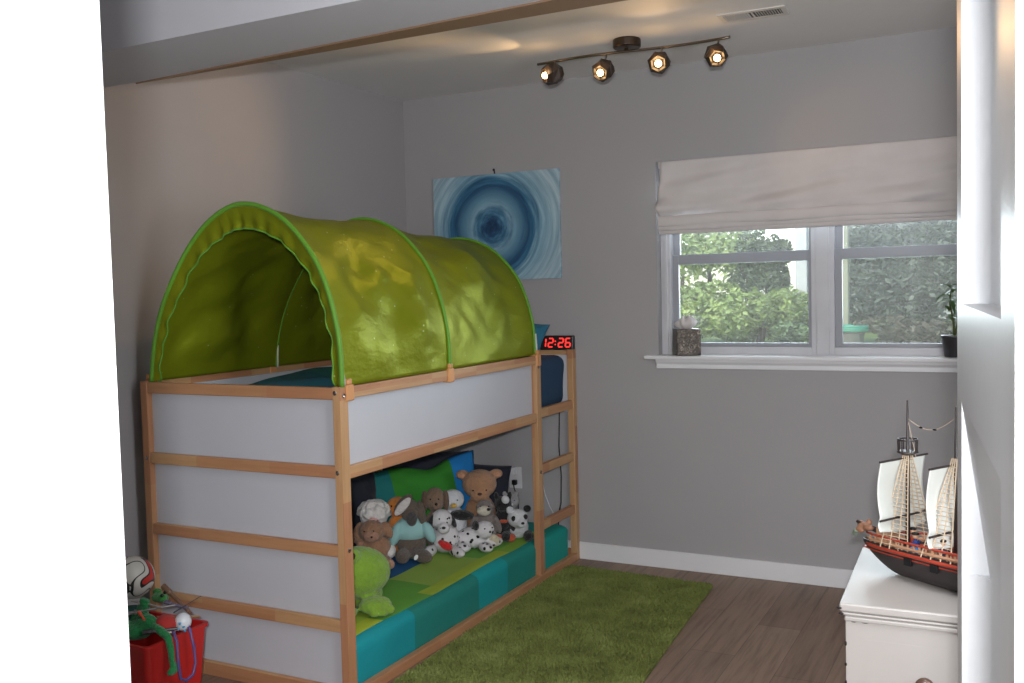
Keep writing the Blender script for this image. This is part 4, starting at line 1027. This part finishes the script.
g1 = ((104,124,62), (140,160,84), (178,194,112)); g2 = ((80,100,66), (104,128,80), (134,154,100)); g3 = ((76,86,74), (98,110,92), (124,134,114))
foliage('garden_shrub', 'bright green shrub at the left edge of the window view', (.85,3.0,1.24), (.55,.4,.30), 5720, 0.034, g1, 1)
foliage('garden_shrub', 'bright green shrub low in the middle of the left window', (1.40,2.9,1.22), (.42,.4,.28), 4840, 0.031, g1, 2)
foliage('garden_shrub', 'shaded dense shrub in front of the pale column', (1.80,2.7,1.06), (.32,.3,.14), 3520, 0.028, g2, 3)
foliage('garden_tree', 'feathery green tree beyond the shrubs in the left window', (.50,4.6,1.75), (.55,.5,.42), 1500, 0.043, g1, 4, 'tree')
foliage('garden_tree', 'dark leaved small tree in front of the pale house', (1.18,4.1,1.60), (.28,.3,.36), 4840, 0.034, ((46,62,34),(74,94,48),(104,118,64)), 5, 'tree')
foliage('garden_tree', 'tall pale green tree seen at the top of the left window', (-.7,7.5,2.0), (1.1,.8,1.0), 1980, 0.068, ((130,150,70),(170,184,104),(204,210,150)), 6, 'tree')
foliage('garden_hedge', 'dark hedge filling the left part of the right window', (2.45,3.2,1.70), (.62,.4,.70), 9240, 0.031, g3, 7, 'hedge')
foliage('garden_hedge', 'dark hedge filling the right part of the right window', (3.25,3.0,1.70), (.70,.4,.72), 9240, 0.031, g3, 8, 'hedge')
foliage('garden_conifer', 'dark conifer behind the hedge in the right window', (2.75,5.2,2.3), (1.5,.6,1.3), 9240, 0.056, g3, 9, 'tree', conifer=True)
foliage('garden_shrub', 'low reddish green shrub at the foot of the hedge', (2.75,2.35,1.10), (.55,.25,.16), 3300, 0.025, ((66,62,46),(92,86,66),(110,112,84)), 10)
hs = thing('neighbour_house', 'pale house wall beyond the garden trees', 'house', (1.3, 8.2, GZ))
HW = mat('pale_siding', (196,196,186), rough=.8)
BX(-.10,4.5,0,.3,0,3.0).build('wall', HW, hs); MB().prism([(-.3,3.0), (4.7,3.0), (3.6,3.9), (.2,3.9)], -.2, .5, lambda a, b, c: (a, c, b)).build('roof', mat('grey_roof', (110,108,106)), hs)
tag(MB().box(1.560,1.655,3.55,3.64,GZ,2.9).box(1.550,1.665,3.54,3.65,GZ,GZ+.10).build('porch_column', mat('column_white', (206,206,200), rough=.6), bevel=.006), 'square white porch column seen in the left window', 'column')
tag(MB().box(2.07,2.14,2.50,2.57,GZ,2.9).box(2.06,2.15,2.49,2.58,GZ,GZ+.08).build('porch_column', mat('column_tan', (150,150,126), rough=.7), bevel=.006), 'dull tan post at the left edge of the right window', 'column')
ho = MB()
for k in range(3): ho.tube([(2.20+.11*math.cos(a), 2.20+.10*math.sin(a), GZ+.155+.012*k) for a in [2*PI*j/28 for j in range(28)]], .011, 6, closed=True)
ho = ho.build('garden_hose', plastic('hose_green', (64,150,122)), smooth=True); tag(ho, 'coiled turquoise garden hose low in the right window', 'hose')
tag(MB().lathe([(0,0), (.07,0), (.09,.13), (.10,.14), (0,.14)], (2.20,2.20,GZ)).build('hose_pot', mat('stone_pot', (120,116,108), rough=.9)), 'grey stone pot under the coiled garden hose', 'pot')
